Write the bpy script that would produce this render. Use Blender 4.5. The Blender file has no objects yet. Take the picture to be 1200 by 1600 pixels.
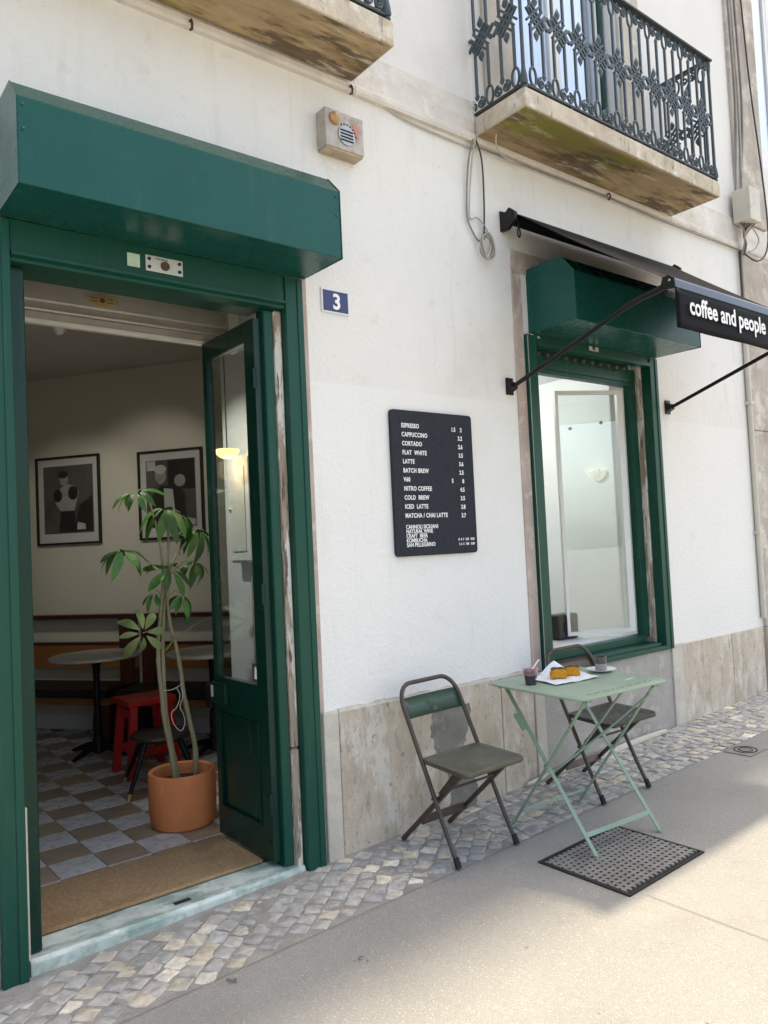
import bpy, bmesh, math, random
from mathutils import Vector, Matrix
rnd = random.Random(7)
SC = bpy.context.scene
COL = SC.collection
R = math.radians

# ------------------------------------------------------------------ camera
YAW, PITCH, ROLL = 0.672363, 0.041457, -0.046804
cam_d = bpy.data.cameras.new('camera'); cam = bpy.data.objects.new('camera', cam_d); COL.objects.link(cam)
_f = Vector((math.sin(YAW)*math.cos(PITCH), math.cos(YAW)*math.cos(PITCH), math.sin(PITCH)))
_r = Vector((math.cos(YAW), -math.sin(YAW), 0)); _u = _r.cross(_f)
_c, _s = math.cos(ROLL), math.sin(ROLL)
_rr = _c*_r + _s*_u; _uu = -_s*_r + _c*_u
cam.matrix_world = Matrix(((_rr.x, _uu.x, -_f.x, 0), (_rr.y, _uu.y, -_f.y, -3.25), (_rr.z, _uu.z, -_f.z, 1.563), (0, 0, 0, 1)))
cam_d.sensor_fit = 'HORIZONTAL'; cam_d.sensor_width = 36; cam_d.lens = 1210.07/1200*36
cam_d.clip_start = .05; cam_d.clip_end = 500
SC.camera = cam

# ------------------------------------------------------------------ sky, sun, exposure
SUN = Vector((.36, .047, 1.0)).normalized()          # towards the sun: high, a little behind the facade
SUN_EL = math.asin(SUN.z); SUN_ROT = math.atan2(SUN.x, SUN.y)
w = bpy.data.worlds.new('World'); SC.world = w; w.use_nodes = True
wn = w.node_tree.nodes; wl = w.node_tree.links
sky = wn.new('ShaderNodeTexSky'); sky.sky_type = 'NISHITA'; sky.sun_disc = False
sky.sun_elevation = SUN_EL; sky.sun_rotation = SUN_ROT
sky.air_density = .8; sky.dust_density = 3.0; sky.ozone_density = .6; sky.altitude = 50
wl.new(sky.outputs[0], wn['Background'].inputs[0]); wn['Background'].inputs[1].default_value = .15
sd = bpy.data.lights.new('sun', 'SUN'); sd.energy = 2.0; sd.angle = R(2.0); sd.color = (1, .93, .82)
sun = bpy.data.objects.new('sun', sd); COL.objects.link(sun)
sun.rotation_euler = SUN.to_track_quat('Z', 'Y').to_euler(); sun.location = (3, -3, 14)
SC.view_settings.view_transform = 'Standard'; SC.view_settings.look = 'None'
SC.view_settings.gamma = 1; SC.view_settings.exposure = 1.70
SC.view_settings.use_white_balance = True; SC.view_settings.white_balance_temperature = 7900; SC.view_settings.white_balance_tint = 6
try: SC.view_settings.use_curve_mapping = False
except Exception: pass
SC.cycles.max_bounces = 8; SC.cycles.diffuse_bounces = 5; SC.cycles.transparent_max_bounces = 12
SC.cycles.use_denoising = True

# ------------------------------------------------------------------ helpers
def thing(name, label, cat, loc=(0, 0, 0), group=None):
    o = bpy.data.objects.new(name, None); COL.objects.link(o); o.location = loc
    o.empty_display_size = .05
    return tag(o, label, cat, group)
def tag(o, label, cat, group=None):
    o['label'] = label; o['category'] = cat
    if group: o['group'] = group
    return o
def root_loc(p):
    v = Vector((0, 0, 0))
    while p is not None:
        v += p.location; p = p.parent
    return v
def copy_tree(o, parent=None):
    c = o.copy(); COL.objects.link(c); c.parent = parent
    for ch in list(o.children): copy_tree(ch, c)
    return c

class B:
    """collects shapes in world coordinates; build() links them as one mesh object"""
    def __init__(s): s.bm = bmesh.new()
    def box(s, x0, x1, y0, y1, z0, z1, rot=None, pivot=None):
        c = [(x, y, z) for x in (x0, x1) for y in (y0, y1) for z in (z0, z1)]
        if rot:
            M = rot; pv = Vector(pivot or ((x0+x1)/2, (y0+y1)/2, (z0+z1)/2))
            c = [M @ (Vector(q)-pv) + pv for q in c]
        v = [s.bm.verts.new(q) for q in c]
        for f in ((0, 1, 3, 2), (4, 6, 7, 5), (0, 4, 5, 1), (2, 3, 7, 6), (0, 2, 6, 4), (1, 5, 7, 3)):
            s.bm.faces.new([v[i] for i in f])
        return s
    def quad(s, *p):
        s.bm.faces.new([s.bm.verts.new(q) for q in p]); return s
    def prism(s, poly, vec):
        """poly: 3-D outline, extruded along vec"""
        a = [s.bm.verts.new(q) for q in poly]; b = [s.bm.verts.new(Vector(q)+Vector(vec)) for q in poly]
        n = len(a)
        s.bm.faces.new(a); s.bm.faces.new(b[::-1])
        for i in range(n): s.bm.faces.new((a[i], b[i], b[(i+1) % n], a[(i+1) % n]))
        return s
    def bar(s, p, q, w, h=None, up=(0, 0, 1)):
        """straight bar of rectangular section w (side) x h (up)"""
        h = h or w; p, q = Vector(p), Vector(q); t = (q-p).normalized(); u = Vector(up)
        if abs(t.dot(u)) > .97: u = Vector((0, 1, 0))
        sd_ = t.cross(u).normalized(); u = sd_.cross(t)
        ring = [sd_*w/2+u*h/2, -sd_*w/2+u*h/2, -sd_*w/2-u*h/2, sd_*w/2-u*h/2]
        return s.prism([p+r_ for r_ in ring], q-p)
    def tube(s, path, r, n=8, closed=False, caps=True):
        path = [Vector(p) for p in path]; m = len(path); rings = []
        rr = r if isinstance(r, (list, tuple)) else [r]*m
        prev = None
        for i, p in enumerate(path):
            if closed: t = path[(i+1) % m]-path[i-1]
            else: t = path[min(i+1, m-1)]-path[max(i-1, 0)]
            if t.length < 1e-9: t = Vector((0, 0, 1))
            t.normalize()
            if prev is None:
                a = Vector((0, 0, 1)) if abs(t.z) < .9 else Vector((1, 0, 0))
                u = t.cross(a).normalized()
            else:
                u = (prev - t*prev.dot(t)).normalized()
            prev = u; v = t.cross(u)
            rings.append([s.bm.verts.new(p + rr[i]*(math.cos(2*math.pi*k/n)*u + math.sin(2*math.pi*k/n)*v)) for k in range(n)])
        seg = m if closed else m-1
        for i in range(seg):
            a, b = rings[i], rings[(i+1) % m]
            for k in range(n): s.bm.faces.new((a[k], a[(k+1) % n], b[(k+1) % n], b[k]))
        if caps and not closed:
            s.bm.faces.new(rings[0][::-1]); s.bm.faces.new(rings[-1])
        return s
    def lathe(s, prof, c, n=32, sx=1, sy=1):
        """prof: (radius, z) from bottom to top, about the vertical axis at c"""
        rings = []
        for r_, z in prof:
            if r_ < 1e-6: rings.append([s.bm.verts.new((c[0], c[1], c[2]+z))])
            else: rings.append([s.bm.verts.new((c[0]+sx*r_*math.cos(2*math.pi*k/n), c[1]+sy*r_*math.sin(2*math.pi*k/n), c[2]+z)) for k in range(n)])
        for a, b in zip(rings, rings[1:]):
            if len(a) == 1 and len(b) == 1: continue
            for k in range(n):
                k2 = (k+1) % n
                if len(a) == 1: s.bm.faces.new((a[0], b[k2], b[k]))
                elif len(b) == 1: s.bm.faces.new((a[k], a[k2], b[0]))
                else: s.bm.faces.new((a[k], a[k2], b[k2], b[k]))
        return s
    def mesh(s, name, mat, bevel=0, seg=2, smooth=None, off=Vector((0, 0, 0))):
        if off.length: bmesh.ops.translate(s.bm, verts=s.bm.verts, vec=-off)
        bmesh.ops.recalc_face_normals(s.bm, faces=s.bm.faces)
        if bevel:
            ed = [e for e in s.bm.edges if len(e.link_faces) == 2 and e.calc_face_angle(0) > .6]
            bmesh.ops.bevel(s.bm, geom=ed, offset=bevel, segments=seg, profile=.6, affect='EDGES', clamp_overlap=True)
        me = bpy.data.meshes.new(name); s.bm.to_mesh(me); s.bm.free()
        if mat: me.materials.append(mat)
        if smooth:
            for p in me.polygons: p.use_smooth = True
            try: me.set_sharp_from_angle(angle=R(smooth if smooth is not True else 40))
            except Exception: pass
        return me
    def build(s, name, mat, parent=None, bevel=0, seg=2, smooth=None, label=None, kind=None):
        me = s.mesh(name, mat, bevel, seg, smooth, root_loc(parent))
        o = bpy.data.objects.new(name, me); COL.objects.link(o); o.parent = parent
        if label: o['label'] = label
        if kind: o['kind'] = kind
        return o

def text_obj(name, body, loc, size, mat, parent, align='LEFT', sx=1, bold=0, rot=None, space=1, extrude=.0006):
    cu = bpy.data.curves.new(name, 'FONT'); cu.body = body; cu.size = size; cu.align_x = align
    cu.offset = bold; cu.extrude = extrude; cu.space_character = space; cu.resolution_u = 3
    tmp = bpy.data.objects.new('tmp', cu); COL.objects.link(tmp)
    dg = bpy.context.evaluated_depsgraph_get()
    me = bpy.data.meshes.new_from_object(tmp.evaluated_get(dg)); bpy.data.objects.remove(tmp)
    M = Matrix.Translation(Vector(loc)-root_loc(parent)) @ (rot or Matrix.Rotation(R(90), 4, 'X')) @ Matrix.Diagonal((sx, 1, 1, 1))
    me.transform(M); me.materials.clear(); me.materials.append(mat); me.name = name
    o = bpy.data.objects.new(name, me); COL.objects.link(o); o.parent = parent
    return o

# ------------------------------------------------------------------ materials
def mat(name, col, rough=.6, metal=0, var=0, vscale=4, col2=None, bump=0, bscale=60, spec=.5, stain=None, stretch=None, coat=0, rvar=0, speck=None, random_tint=0, bump2=None, trans=0, alpha=1, emit=None, estr=0, pit=0, sub=0):
    m = bpy.data.materials.new(name); m.use_nodes = True
    N = m.node_tree.nodes; L = m.node_tree.links; P = N['Principled BSDF']
    P.inputs['Roughness'].default_value = rough; P.inputs['Metallic'].default_value = metal
    P.inputs['Specular IOR Level'].default_value = spec
    if coat: P.inputs['Coat Weight'].default_value = coat; P.inputs['Coat Roughness'].default_value = .12
    if trans: P.inputs['Transmission Weight'].default_value = trans
    if alpha < 1: P.inputs['Alpha'].default_value = alpha
    if emit: P.inputs['Emission Color'].default_value = (*emit, 1); P.inputs['Emission Strength'].default_value = estr
    tc = N.new('ShaderNodeTexCoord'); mp = N.new('ShaderNodeMapping'); L.new(tc.outputs['Object'], mp.inputs[0])
    if stretch: mp.inputs['Scale'].default_value = stretch
    def noise(scale, detail=6, rough_=.6, vec=mp):
        n = N.new('ShaderNodeTexNoise'); n.inputs['Scale'].default_value = scale; n.inputs['Detail'].default_value = detail
        n.inputs['Roughness'].default_value = rough_; L.new(vec.outputs[0], n.inputs['Vector']); return n
    def ramp(src, stops):
        r = N.new('ShaderNodeValToRGB'); L.new(src, r.inputs[0]); e = r.color_ramp.elements
        while len(e) < len(stops): e.new(.5)
        for i, (p, c) in enumerate(stops):
            e[i].position = p; e[i].color = (c, c, c, 1) if not isinstance(c, tuple) else (*c, 1)
        return r
    def mix(fac, a, b, mode='MIX'):
        x = N.new('ShaderNodeMix'); x.data_type = 'RGBA'; x.blend_type = mode
        if isinstance(fac, (int, float)): x.inputs[0].default_value = fac
        else: L.new(fac, x.inputs[0])
        for sock, v in ((x.inputs[6], a), (x.inputs[7], b)):
            if isinstance(v, tuple): sock.default_value = (*v, 1)
            else: L.new(v, sock)
        return x.outputs[2]
    c = None
    if var:
        n1 = noise(vscale, 8, .62)
        d = col2 or tuple(q*(1-var) for q in col)
        r1 = ramp(n1.outputs['Fac'], [(.32, 0.0), (.68, 1.0)])
        c = mix(r1.outputs[0], d, col)
    else: c = col
    if speck:                      # (colour, scale, amount)
        for sc_, sscale, amt in speck:
            vo = N.new('ShaderNodeTexVoronoi'); vo.inputs['Scale'].default_value = sscale; L.new(tc.outputs['Object'], vo.inputs['Vector'])
            rs = ramp(vo.outputs['Color'], [(1-amt-.02, 0.0), (1-amt+.02, 1.0)])
            rd = ramp(vo.outputs['Distance'], [(.28, 1.0), (.42, 0.0)])
            mm = N.new('ShaderNodeMath'); mm.operation = 'MULTIPLY'; L.new(rs.outputs[0], mm.inputs[0]); L.new(rd.outputs[0], mm.inputs[1])
            c = mix(mm.outputs[0], c, sc_)
    if stain:                      # list of (colour, scale, lo, hi, strength[, stretch])
        for it in stain:
            scol, ssc, lo, hi, st = it[:5]
            if len(it) > 5:
                mp2 = N.new('ShaderNodeMapping'); L.new(tc.outputs['Object'], mp2.inputs[0]); mp2.inputs['Scale'].default_value = it[5]
                mp2.inputs['Location'].default_value = (ssc*.37, 1.7, .3*ssc)
                ns = noise(ssc, 10, .66, mp2)
            else:
                mp2 = N.new('ShaderNodeMapping'); L.new(tc.outputs['Object'], mp2.inputs[0]); mp2.inputs['Location'].default_value = (ssc*.37+lo*7, 1.7, .3*ssc)
                ns = noise(ssc, 10, .66, mp2)
            rs = ramp(ns.outputs['Fac'], [(lo, 0.0), (hi, float(st))])
            c = mix(rs.outputs[0], c, scol)
    if random_tint:
        oi = N.new('ShaderNodeObjectInfo')
        hsv = N.new('ShaderNodeHueSaturation')
        mr = N.new('ShaderNodeMapRange'); L.new(oi.outputs['Random'], mr.inputs[0]); mr.inputs[3].default_value = 1-random_tint; mr.inputs[4].default_value = 1+random_tint
        L.new(mr.outputs[0], hsv.inputs['Value'])
        if isinstance(c, tuple): hsv.inputs['Color'].default_value = (*c, 1)
        else: L.new(c, hsv.inputs['Color'])
        c = hsv.outputs[0]
    if isinstance(c, tuple): P.inputs['Base Color'].default_value = (*c, 1)
    else: L.new(c, P.inputs['Base Color'])
    if rvar:
        nr = noise(vscale*2.3, 6); rr = N.new('ShaderNodeMapRange'); L.new(nr.outputs['Fac'], rr.inputs[0])
        rr.inputs[1].default_value = .3; rr.inputs[2].default_value = .7
        rr.inputs[3].default_value = max(0, rough-rvar); rr.inputs[4].default_value = min(1, rough+rvar); L.new(rr.outputs[0], P.inputs['Roughness'])
    if bump:
        nb = noise(bscale, 5, .6)
        h = nb.outputs['Fac']
        if bump2:
            nb2 = noise(bump2[1], 4, .5); ad = N.new('ShaderNodeMath'); ad.operation = 'MULTIPLY_ADD'
            L.new(nb2.outputs['Fac'], ad.inputs[0]); ad.inputs[1].default_value = bump2[0]; L.new(h, ad.inputs[2]); h = ad.outputs[0]
        bp = N.new('ShaderNodeBump'); bp.inputs['Strength'].default_value = bump; bp.inputs['Distance'].default_value = .01
        L.new(h, bp.inputs['Height']); L.new(bp.outputs[0], P.inputs['Normal'])
    if sub: P.inputs['Subsurface Weight'].default_value = sub
    m['p'] = 1
    return m

M = {}
# plaster, blended to a whiter tone below about 2.4 m
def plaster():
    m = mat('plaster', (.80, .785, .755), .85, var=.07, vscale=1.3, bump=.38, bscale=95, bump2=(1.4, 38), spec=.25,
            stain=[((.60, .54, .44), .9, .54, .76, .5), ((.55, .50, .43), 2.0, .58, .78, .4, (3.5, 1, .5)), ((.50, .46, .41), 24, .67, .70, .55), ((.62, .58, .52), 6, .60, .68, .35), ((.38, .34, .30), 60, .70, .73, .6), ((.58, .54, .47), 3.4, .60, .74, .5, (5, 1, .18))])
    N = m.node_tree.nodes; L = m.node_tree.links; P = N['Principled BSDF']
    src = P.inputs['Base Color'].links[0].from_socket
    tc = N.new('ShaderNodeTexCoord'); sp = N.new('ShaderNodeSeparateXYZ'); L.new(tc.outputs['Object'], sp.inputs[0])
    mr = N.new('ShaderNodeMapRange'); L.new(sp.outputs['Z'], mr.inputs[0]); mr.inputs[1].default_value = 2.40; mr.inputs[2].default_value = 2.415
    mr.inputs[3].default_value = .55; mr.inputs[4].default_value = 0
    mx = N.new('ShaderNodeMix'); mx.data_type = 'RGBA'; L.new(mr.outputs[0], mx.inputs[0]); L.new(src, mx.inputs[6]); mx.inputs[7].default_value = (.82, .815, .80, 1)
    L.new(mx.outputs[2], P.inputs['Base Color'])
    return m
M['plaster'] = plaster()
M['plaster_up'] = mat('plaster_upper', (.80, .78, .75), .85, var=.06, vscale=1.5, bump=.4, bscale=90, bump2=(1.2, 34), spec=.25, stain=[((.52, .48, .43), 1.1, .6, .8, .4)])
M['limestone'] = mat('limestone', (.52, .46, .40), .8, var=.3, vscale=3, bump=.5, bscale=22, bump2=(.5, 90), stretch=(1.6, 1.6, .55),
    stain=[((.34, .27, .22), 2.2, .50, .66, .75), ((.70, .65, .58), 5, .52, .64, .7), ((.16, .14, .13), 26, .62, .68, .7)])
M['limestone_b'] = mat('limestone_light', (.62, .57, .50), .8, var=.25, vscale=5, bump=.6, bscale=28, stain=[((.36, .31, .27), 3.2, .56, .7, .55), ((.72, .69, .64), 8, .58, .7, .6)])
M['string'] = mat('string_course_stone', (.74, .70, .645), .8, var=.2, vscale=4, bump=.5, bscale=28, stain=[((.50, .44, .37), 3.2, .54, .68, .6, (1, 1, 2)), ((.80, .77, .73), 8, .55, .66, .6), ((.28, .24, .2), 30, .65, .68, .6)])
M['pinkstone'] = mat('pink_stone', (.55, .44, .39), .8, var=.35, vscale=7, bump=.8, bscale=30, stretch=(1, 1, .3), stain=[((.68, .62, .56), 6, .52, .64, .8), ((.22, .17, .14), 9, .62, .72, .8)])
M['oldwood'] = mat('weathered_jamb', (.42, .34, .27), .85, var=.4, vscale=7, bump=1, bscale=26, stretch=(1.5, 1.5, .22), stain=[((.72, .68, .62), 9, .5, .56, .95, (2, 2, .35)), ((.10, .07, .05), 16, .57, .62, .9, (2.5, 2.5, .3)), ((.24, .15, .09), 7, .56, .62, .85, (2, 2, .25))])
M['plinth'] = mat('plinth_stone', (.60, .52, .425), .8, var=.2, vscale=2.6, bump=.35, bscale=55, stretch=(1.5, 1.5, .9),
    stain=[((.40, .325, .25), 2.6, .46, .64, .75, (1.8, 1.8, .7)), ((.66, .63, .58), 5.5, .50, .60, .75, (1.6, 1.6, .7)), ((.34, .27, .21), 9, .56, .64, .65, (1.6, 1.6, .6)), ((.22, .175, .14), 40, .60, .66, .65, (1, 1, .6)), ((.50, .37, .28), 1.9, .56, .68, .5), ((.30, .27, .24), 20, .60, .66, .5)])
M['cement'] = mat('grey_cement', (.42, .395, .365), .85, var=.2, vscale=4, bump=.5, bscale=60, stain=[((.30, .275, .25), 3, .5, .62, .7), ((.52, .49, .45), 8, .56, .64, .6), ((.20, .18, .16), 30, .62, .67, .6)])
M['cement_dark'] = mat('damp_cement', (.25, .235, .215), .8, var=.35, vscale=7, bump=.4, bscale=50, stain=[((.36, .33, .29), 6, .52, .64, .7), ((.15, .14, .13), 4, .54, .66, .7)])
M['slab'] = mat('balcony_stone', (.64, .55, .43), .8, var=.3, vscale=5, bump=.5, bscale=30,
    stain=[((.33, .27, .19), 3.2, .50, .66, .8), ((.15, .13, .11), 7, .57, .66, .8, (3, 3, .5)), ((.74, .70, .64), 6, .54, .64, .7), ((.08, .07, .06), 24, .64, .67, .8)])
M['soffit'] = mat('stained_soffit', (.52, .38, .22), .85, var=.45, vscale=2.0, bump=.4, bscale=26, stretch=(.7, 2, 1),
    stain=[((.17, .095, .045), 1.7, .45, .54, .9, (.5, 2.8, 1)), ((.20, .20, .035), 1.6, .50, .60, .9, (.6, 2.6, 1)), ((.62, .53, .41), 2.3, .55, .62, .8, (.6, 2.4, 1)), ((.09, .06, .04), 2.4, .53, .59, .85, (.6, 2.4, 1)), ((.36, .26, .16), 5, .60, .63, .7, (.6, 2, 1))])
def green(name, col, rough=.33, wear=.5):
    return mat(name, col, rough, var=.12, vscale=2.5, bump=.04*wear, bscale=14, rvar=.05, spec=.28, stain=[((.10, .16, .13), 4, .66, .82, .35*wear), ((.38, .40, .37), 22, .715, .74, .6*wear), ((.14, .18, .16), 5, .56, .80, .22, (4, 4, .35)), ((.20, .23, .21), 55, .70, .73, .35)])
M['green'] = green('green_steel', (.005, .080, .066), .27, .25)
M['green_worn'] = green('green_paint_worn', (.004, .066, .044), .38, 1.3)
M['green_door'] = green('green_door_gloss', (.002, .032, .021), .24, .5)
M['shutter'] = mat('grey_shutter_steel', (.52, .50, .46), .45, metal=.35, var=.2, vscale=6, bump=.1, bscale=40)
M['strip'] = mat('pale_strip', (.75, .74, .70), .5, var=.1, vscale=6)
M['marble'] = mat('green_white_marble', (.62, .69, .66), .35, var=.25, vscale=5, col2=(.42, .52, .50), bump=.2, bscale=20, rvar=.12, stain=[((.20, .30, .26), 4.5, .46, .58, .85, (1, 2.6, 1)), ((.78, .80, .76), 6, .54, .64, .7), ((.10, .13, .11), 7, .63, .68, .8, (1, 3, 1)), ((.36, .33, .28), 2.2, .58, .72, .6)])
M['coir'] = mat('coir_mat', (.60, .40, .235), .95, var=.35, vscale=60, bump=1.0, bscale=300, bump2=(.8, 120), spec=.1, stain=[((.22, .13, .07), 3, .5, .7, .5)])
M['concrete'] = mat('exposed_aggregate', (.315, .31, .295), .82, var=.14, vscale=.9, bump=.5, bscale=210, bump2=(.5, 60), spec=.3,
    speck=[((.42, .405, .37), 190, .42), ((.54, .51, .46), 140, .16), ((.20, .19, .18), 210, .28)],
    stain=[((.21, .20, .185), 1.6, .54, .74, .5), ((.10, .09, .085), 7.5, .665, .70, .8), ((.27, .25, .23), .45, .45, .7, .4), ((.17, .16, .145), 3.1, .63, .72, .5)])
M['joint'] = mat('dark_joint', (.11, .10, .09), .9, var=.3, vscale=20)
M['grout'] = mat('sandy_joint_bed', (.37, .355, .335), .95, var=.35, vscale=8, bump=.8, bscale=90, stain=[((.42, .40, .36), 5, .54, .7, .6), ((.13, .12, .11), 16, .6, .7, .6)])
def cobble(name, rnd_src):
    m = bpy.data.materials.new(name); m.use_nodes = True; N = m.node_tree.nodes; L = m.node_tree.links; P = N['Principled BSDF']
    P.inputs['Roughness'].default_value = .6; P.inputs['Specular IOR Level'].default_value = .4
    if rnd_src == 'obj': src = N.new('ShaderNodeObjectInfo').outputs['Random']
    else: src = N.new('ShaderNodeNewGeometry').outputs['Random Per Island']
    cr = N.new('ShaderNodeValToRGB'); cr.color_ramp.interpolation = 'CONSTANT'; L.new(src, cr.inputs[0]); e = cr.color_ramp.elements
    stops = [(0, (.40, .40, .39)), (.18, (.45, .445, .43)), (.34, (.34, .34, .335)), (.48, (.48, .465, .44)), (.60, (.39, .385, .375)), (.72, (.48, .45, .41)), (.82, (.54, .49, .40)), (.90, (.64, .57, .46)), (.96, (.74, .69, .60))]
    while len(e) < len(stops): e.new(.5)
    for i, (p, c) in enumerate(stops): e[i].position = p; e[i].color = (*c, 1)
    geo = N.new('ShaderNodeNewGeometry')
    n = N.new('ShaderNodeTexNoise'); n.inputs['Scale'].default_value = 22; n.inputs['Detail'].default_value = 8; n.inputs['Roughness'].default_value = .65; L.new(geo.outputs['Position'], n.inputs['Vector'])
    mr = N.new('ShaderNodeMapRange'); L.new(n.outputs['Fac'], mr.inputs[0]); mr.inputs[1].default_value = .25; mr.inputs[2].default_value = .75; mr.inputs[3].default_value = .50; mr.inputs[4].default_value = 1.42
    mx = N.new('ShaderNodeMix'); mx.data_type = 'RGBA'; mx.blend_type = 'MULTIPLY'; mx.inputs[0].default_value = 1; L.new(cr.outputs[0], mx.inputs[6]); L.new(mr.outputs[0], mx.inputs[7])
    n2 = N.new('ShaderNodeTexNoise'); n2.inputs['Scale'].default_value = 3.2; n2.inputs['Detail'].default_value = 9; L.new(geo.outputs['Position'], n2.inputs['Vector'])
    r2 = N.new('ShaderNodeValToRGB'); L.new(n2.outputs['Fac'], r2.inputs[0]); r2.color_ramp.elements[0].position = .48; r2.color_ramp.elements[1].position = .64
    r2.color_ramp.elements[0].color = (0, 0, 0, 1); r2.color_ramp.elements[1].color = (.40, .40, .40, 1)
    mx2 = N.new('ShaderNodeMix'); mx2.data_type = 'RGBA'; L.new(r2.outputs[0], mx2.inputs[0]); L.new(mx.outputs[2], mx2.inputs[6]); mx2.inputs[7].default_value = (.42, .41, .395, 1)
    L.new(mx2.outputs[2], P.inputs['Base Color'])
    b = N.new('ShaderNodeBump'); b.inputs['Strength'].default_value = .9; b.inputs['Distance'].default_value = .012; L.new(n.outputs['Fac'], b.inputs['Height']); L.new(b.outputs[0], P.inputs['Normal'])
    return m
M['cobble'] = cobble('cobble_stone', 'obj'); M['cobble_i'] = cobble('cobble_stone_far', 'island')
M['iron'] = mat('cast_iron', (.27, .26, .25), .55, metal=.15, var=.35, vscale=12, bump=.3, bscale=60, stain=[((.16, .145, .13), 6, .5, .66, .7), ((.42, .40, .37), 14, .6, .7, .6)])
M['iron_dark'] = mat('grate_pit', (.018, .017, .016), .9)
M['rail'] = mat('railing_paint', (.055, .085, .105), .5, var=.3, vscale=14, bump=.15, bscale=60, stain=[((.13, .16, .17), 18, .58, .7, .5)])
M['rail_dark'] = mat('railing_dark', (.025, .035, .034), .55, var=.3, vscale=9, stain=[((.10, .07, .05), 7, .6, .7, .6)])
M['black'] = mat('black_metal', (.009, .009, .010), .42, var=.2, vscale=8, spec=.3)
M['awning'] = mat('black_awning_cloth', (.006, .0065, .0085), .6, var=.3, vscale=3, bump=.1, bscale=300, spec=.08)
M['awning_bar'] = mat('awning_front_bar', (.045, .065, .10), .28, metal=.2, var=.1, vscale=4)
M['white'] = mat('white_lettering', (.85, .85, .85), .6)
M['white_paint'] = mat('white_paint', (.78, .78, .77), .4, var=.05, vscale=4, bump=.05, bscale=20)
M['felt'] = mat('grey_felt', (.042, .046, .058), .95, var=.3, vscale=70, bump=.4, bscale=260, spec=.15)
M['blue'] = mat('enamel_blue', (.018, .028, .13), .25, var=.15, vscale=10, spec=.6, stain=[((.55, .54, .52), 14, .71, .73, .8)])
M['enamel'] = mat('enamel_white', (.74, .74, .72), .3, var=.1, vscale=15, stain=[((.33, .20, .12), 12, .66, .74, .7)])
M['tube'] = mat('brown_tube', (.085, .062, .052), .42, metal=.35, var=.3, vscale=16, bump=.12, bscale=80, rvar=.1, stain=[((.16, .12, .10), 20, .58, .7, .6), ((.05, .075, .06), 6, .56, .7, .4)])
M['seat'] = mat('olive_seat', (.105, .105, .078), .36, metal=.3, var=.3, vscale=9, col2=(.072, .078, .052), rvar=.1, bump=.1, bscale=40, stain=[((.12, .075, .055), 8, .56, .68, .7)])
M['seat_b'] = mat('dark_seat', (.060, .052, .048), .38, metal=.3, var=.3, vscale=9, rvar=.1, stain=[((.10, .07, .055), 8, .58, .7, .6)])
M['chair_green'] = mat('chair_green', (.035, .080, .058), .42, var=.2, vscale=10, stain=[((.09, .06, .045), 11, .62, .68, .85)])
M['chair_mark'] = mat('chair_green_mark', (.065, .13, .10), .5)
M['rubber'] = mat('rubber', (.015, .015, .015), .8)
M['sage'] = mat('sage_metal', (.285, .375, .285), .42, var=.10, vscale=4, rvar=.08, bump=.03, bscale=60, stain=[((.40, .47, .40), 6, .58, .72, .35), ((.16, .17, .13), 60, .69, .72, .6), ((.50, .54, .49), 30, .69, .72, .5, (1, 5, 1))])
M['sage_leg'] = mat('sage_leg', (.215, .315, .235), .45, var=.18, vscale=8, stain=[((.13, .14, .10), 10, .6, .72, .5)])
M['slot'] = mat('slot_dark', (.06, .08, .06), .8)
M['terracotta'] = mat('terracotta', (.70, .24, .095), .68, var=.14, vscale=5, bump=.15, bscale=120, spec=.3, stain=[((.70, .42, .28), 7, .60, .74, .4, (1, 1, .4)), ((.34, .13, .07), 26, .66, .71, .5)])
M['soil'] = mat('soil', (.03, .022, .017), 1, var=.4, vscale=30, bump=1, bscale=80)
M['leaf'] = mat('leaf', (.06, .185, .03), .40, var=.35, vscale=9, random_tint=.55, stain=[((.16, .20, .04), 8, .58, .7, .6), ((.10, .07, .03), 22, .70, .73, .8)], bump=.3, bscale=30, spec=.5, sub=0)
M['leaf_pale'] = mat('leaf_pale', (.20, .27, .10), .45, var=.15, vscale=6, random_tint=.15)
M['stem'] = mat('stem', (.25, .24, .12), .65, var=.3, vscale=14, col2=(.32, .28, .20), bump=.4, bscale=60)
M['twine'] = mat('twine', (.62, .60, .52), .9)
M['tile_w'] = mat('marble_tile', (.66, .67, .69), .3, var=.25, vscale=7, rvar=.1, random_tint=.12, stain=[((.33, .34, .36), 9, .56, .7, .5)])
M['tile_b'] = mat('brown_tile', (.37, .285, .21), .4, var=.25, vscale=9, rvar=.1, random_tint=.15)
M['tilebed'] = mat('tile_bed', (.20, .19, .18), .9, var=.2, vscale=9)
M['cafe_wall'] = mat('cafe_wall_paint', (.70, .665, .58), .8, var=.05, vscale=2, bump=.1, bscale=60)
M['cafe_ceiling'] = mat('ceiling_paint', (.66, .64, .61), .85, var=.04, vscale=2)
M['wall_white'] = mat('white_wall_paint', (.80, .82, .85), .7, var=.04, vscale=2, bump=.08, bscale=50)
M['frame_black'] = mat('frame_black', (.012, .011, .011), .4)
M['paper'] = mat('white_mount', (.74, .73, .72), .7)
M['redwood'] = mat('red_wood', (.085, .022, .014), .4, var=.3, vscale=8, stretch=(1, 1, 5))
M['tan_wood'] = mat('tan_veneer', (.36, .145, .045), .45, var=.2, vscale=6, stretch=(1, 1, 6))
M['darkseat'] = mat('dark_leather', (.018, .015, .014), .5)
M['tabletop'] = mat('pale_marble_top', (.55, .54, .51), .25, var=.15, vscale=6)
M['red'] = mat('red_paint', (.52, .018, .018), .4, var=.1, vscale=7)
M['brass'] = mat('brass', (.55, .37, .13), .4, metal=.3, var=.25, vscale=14)
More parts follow.
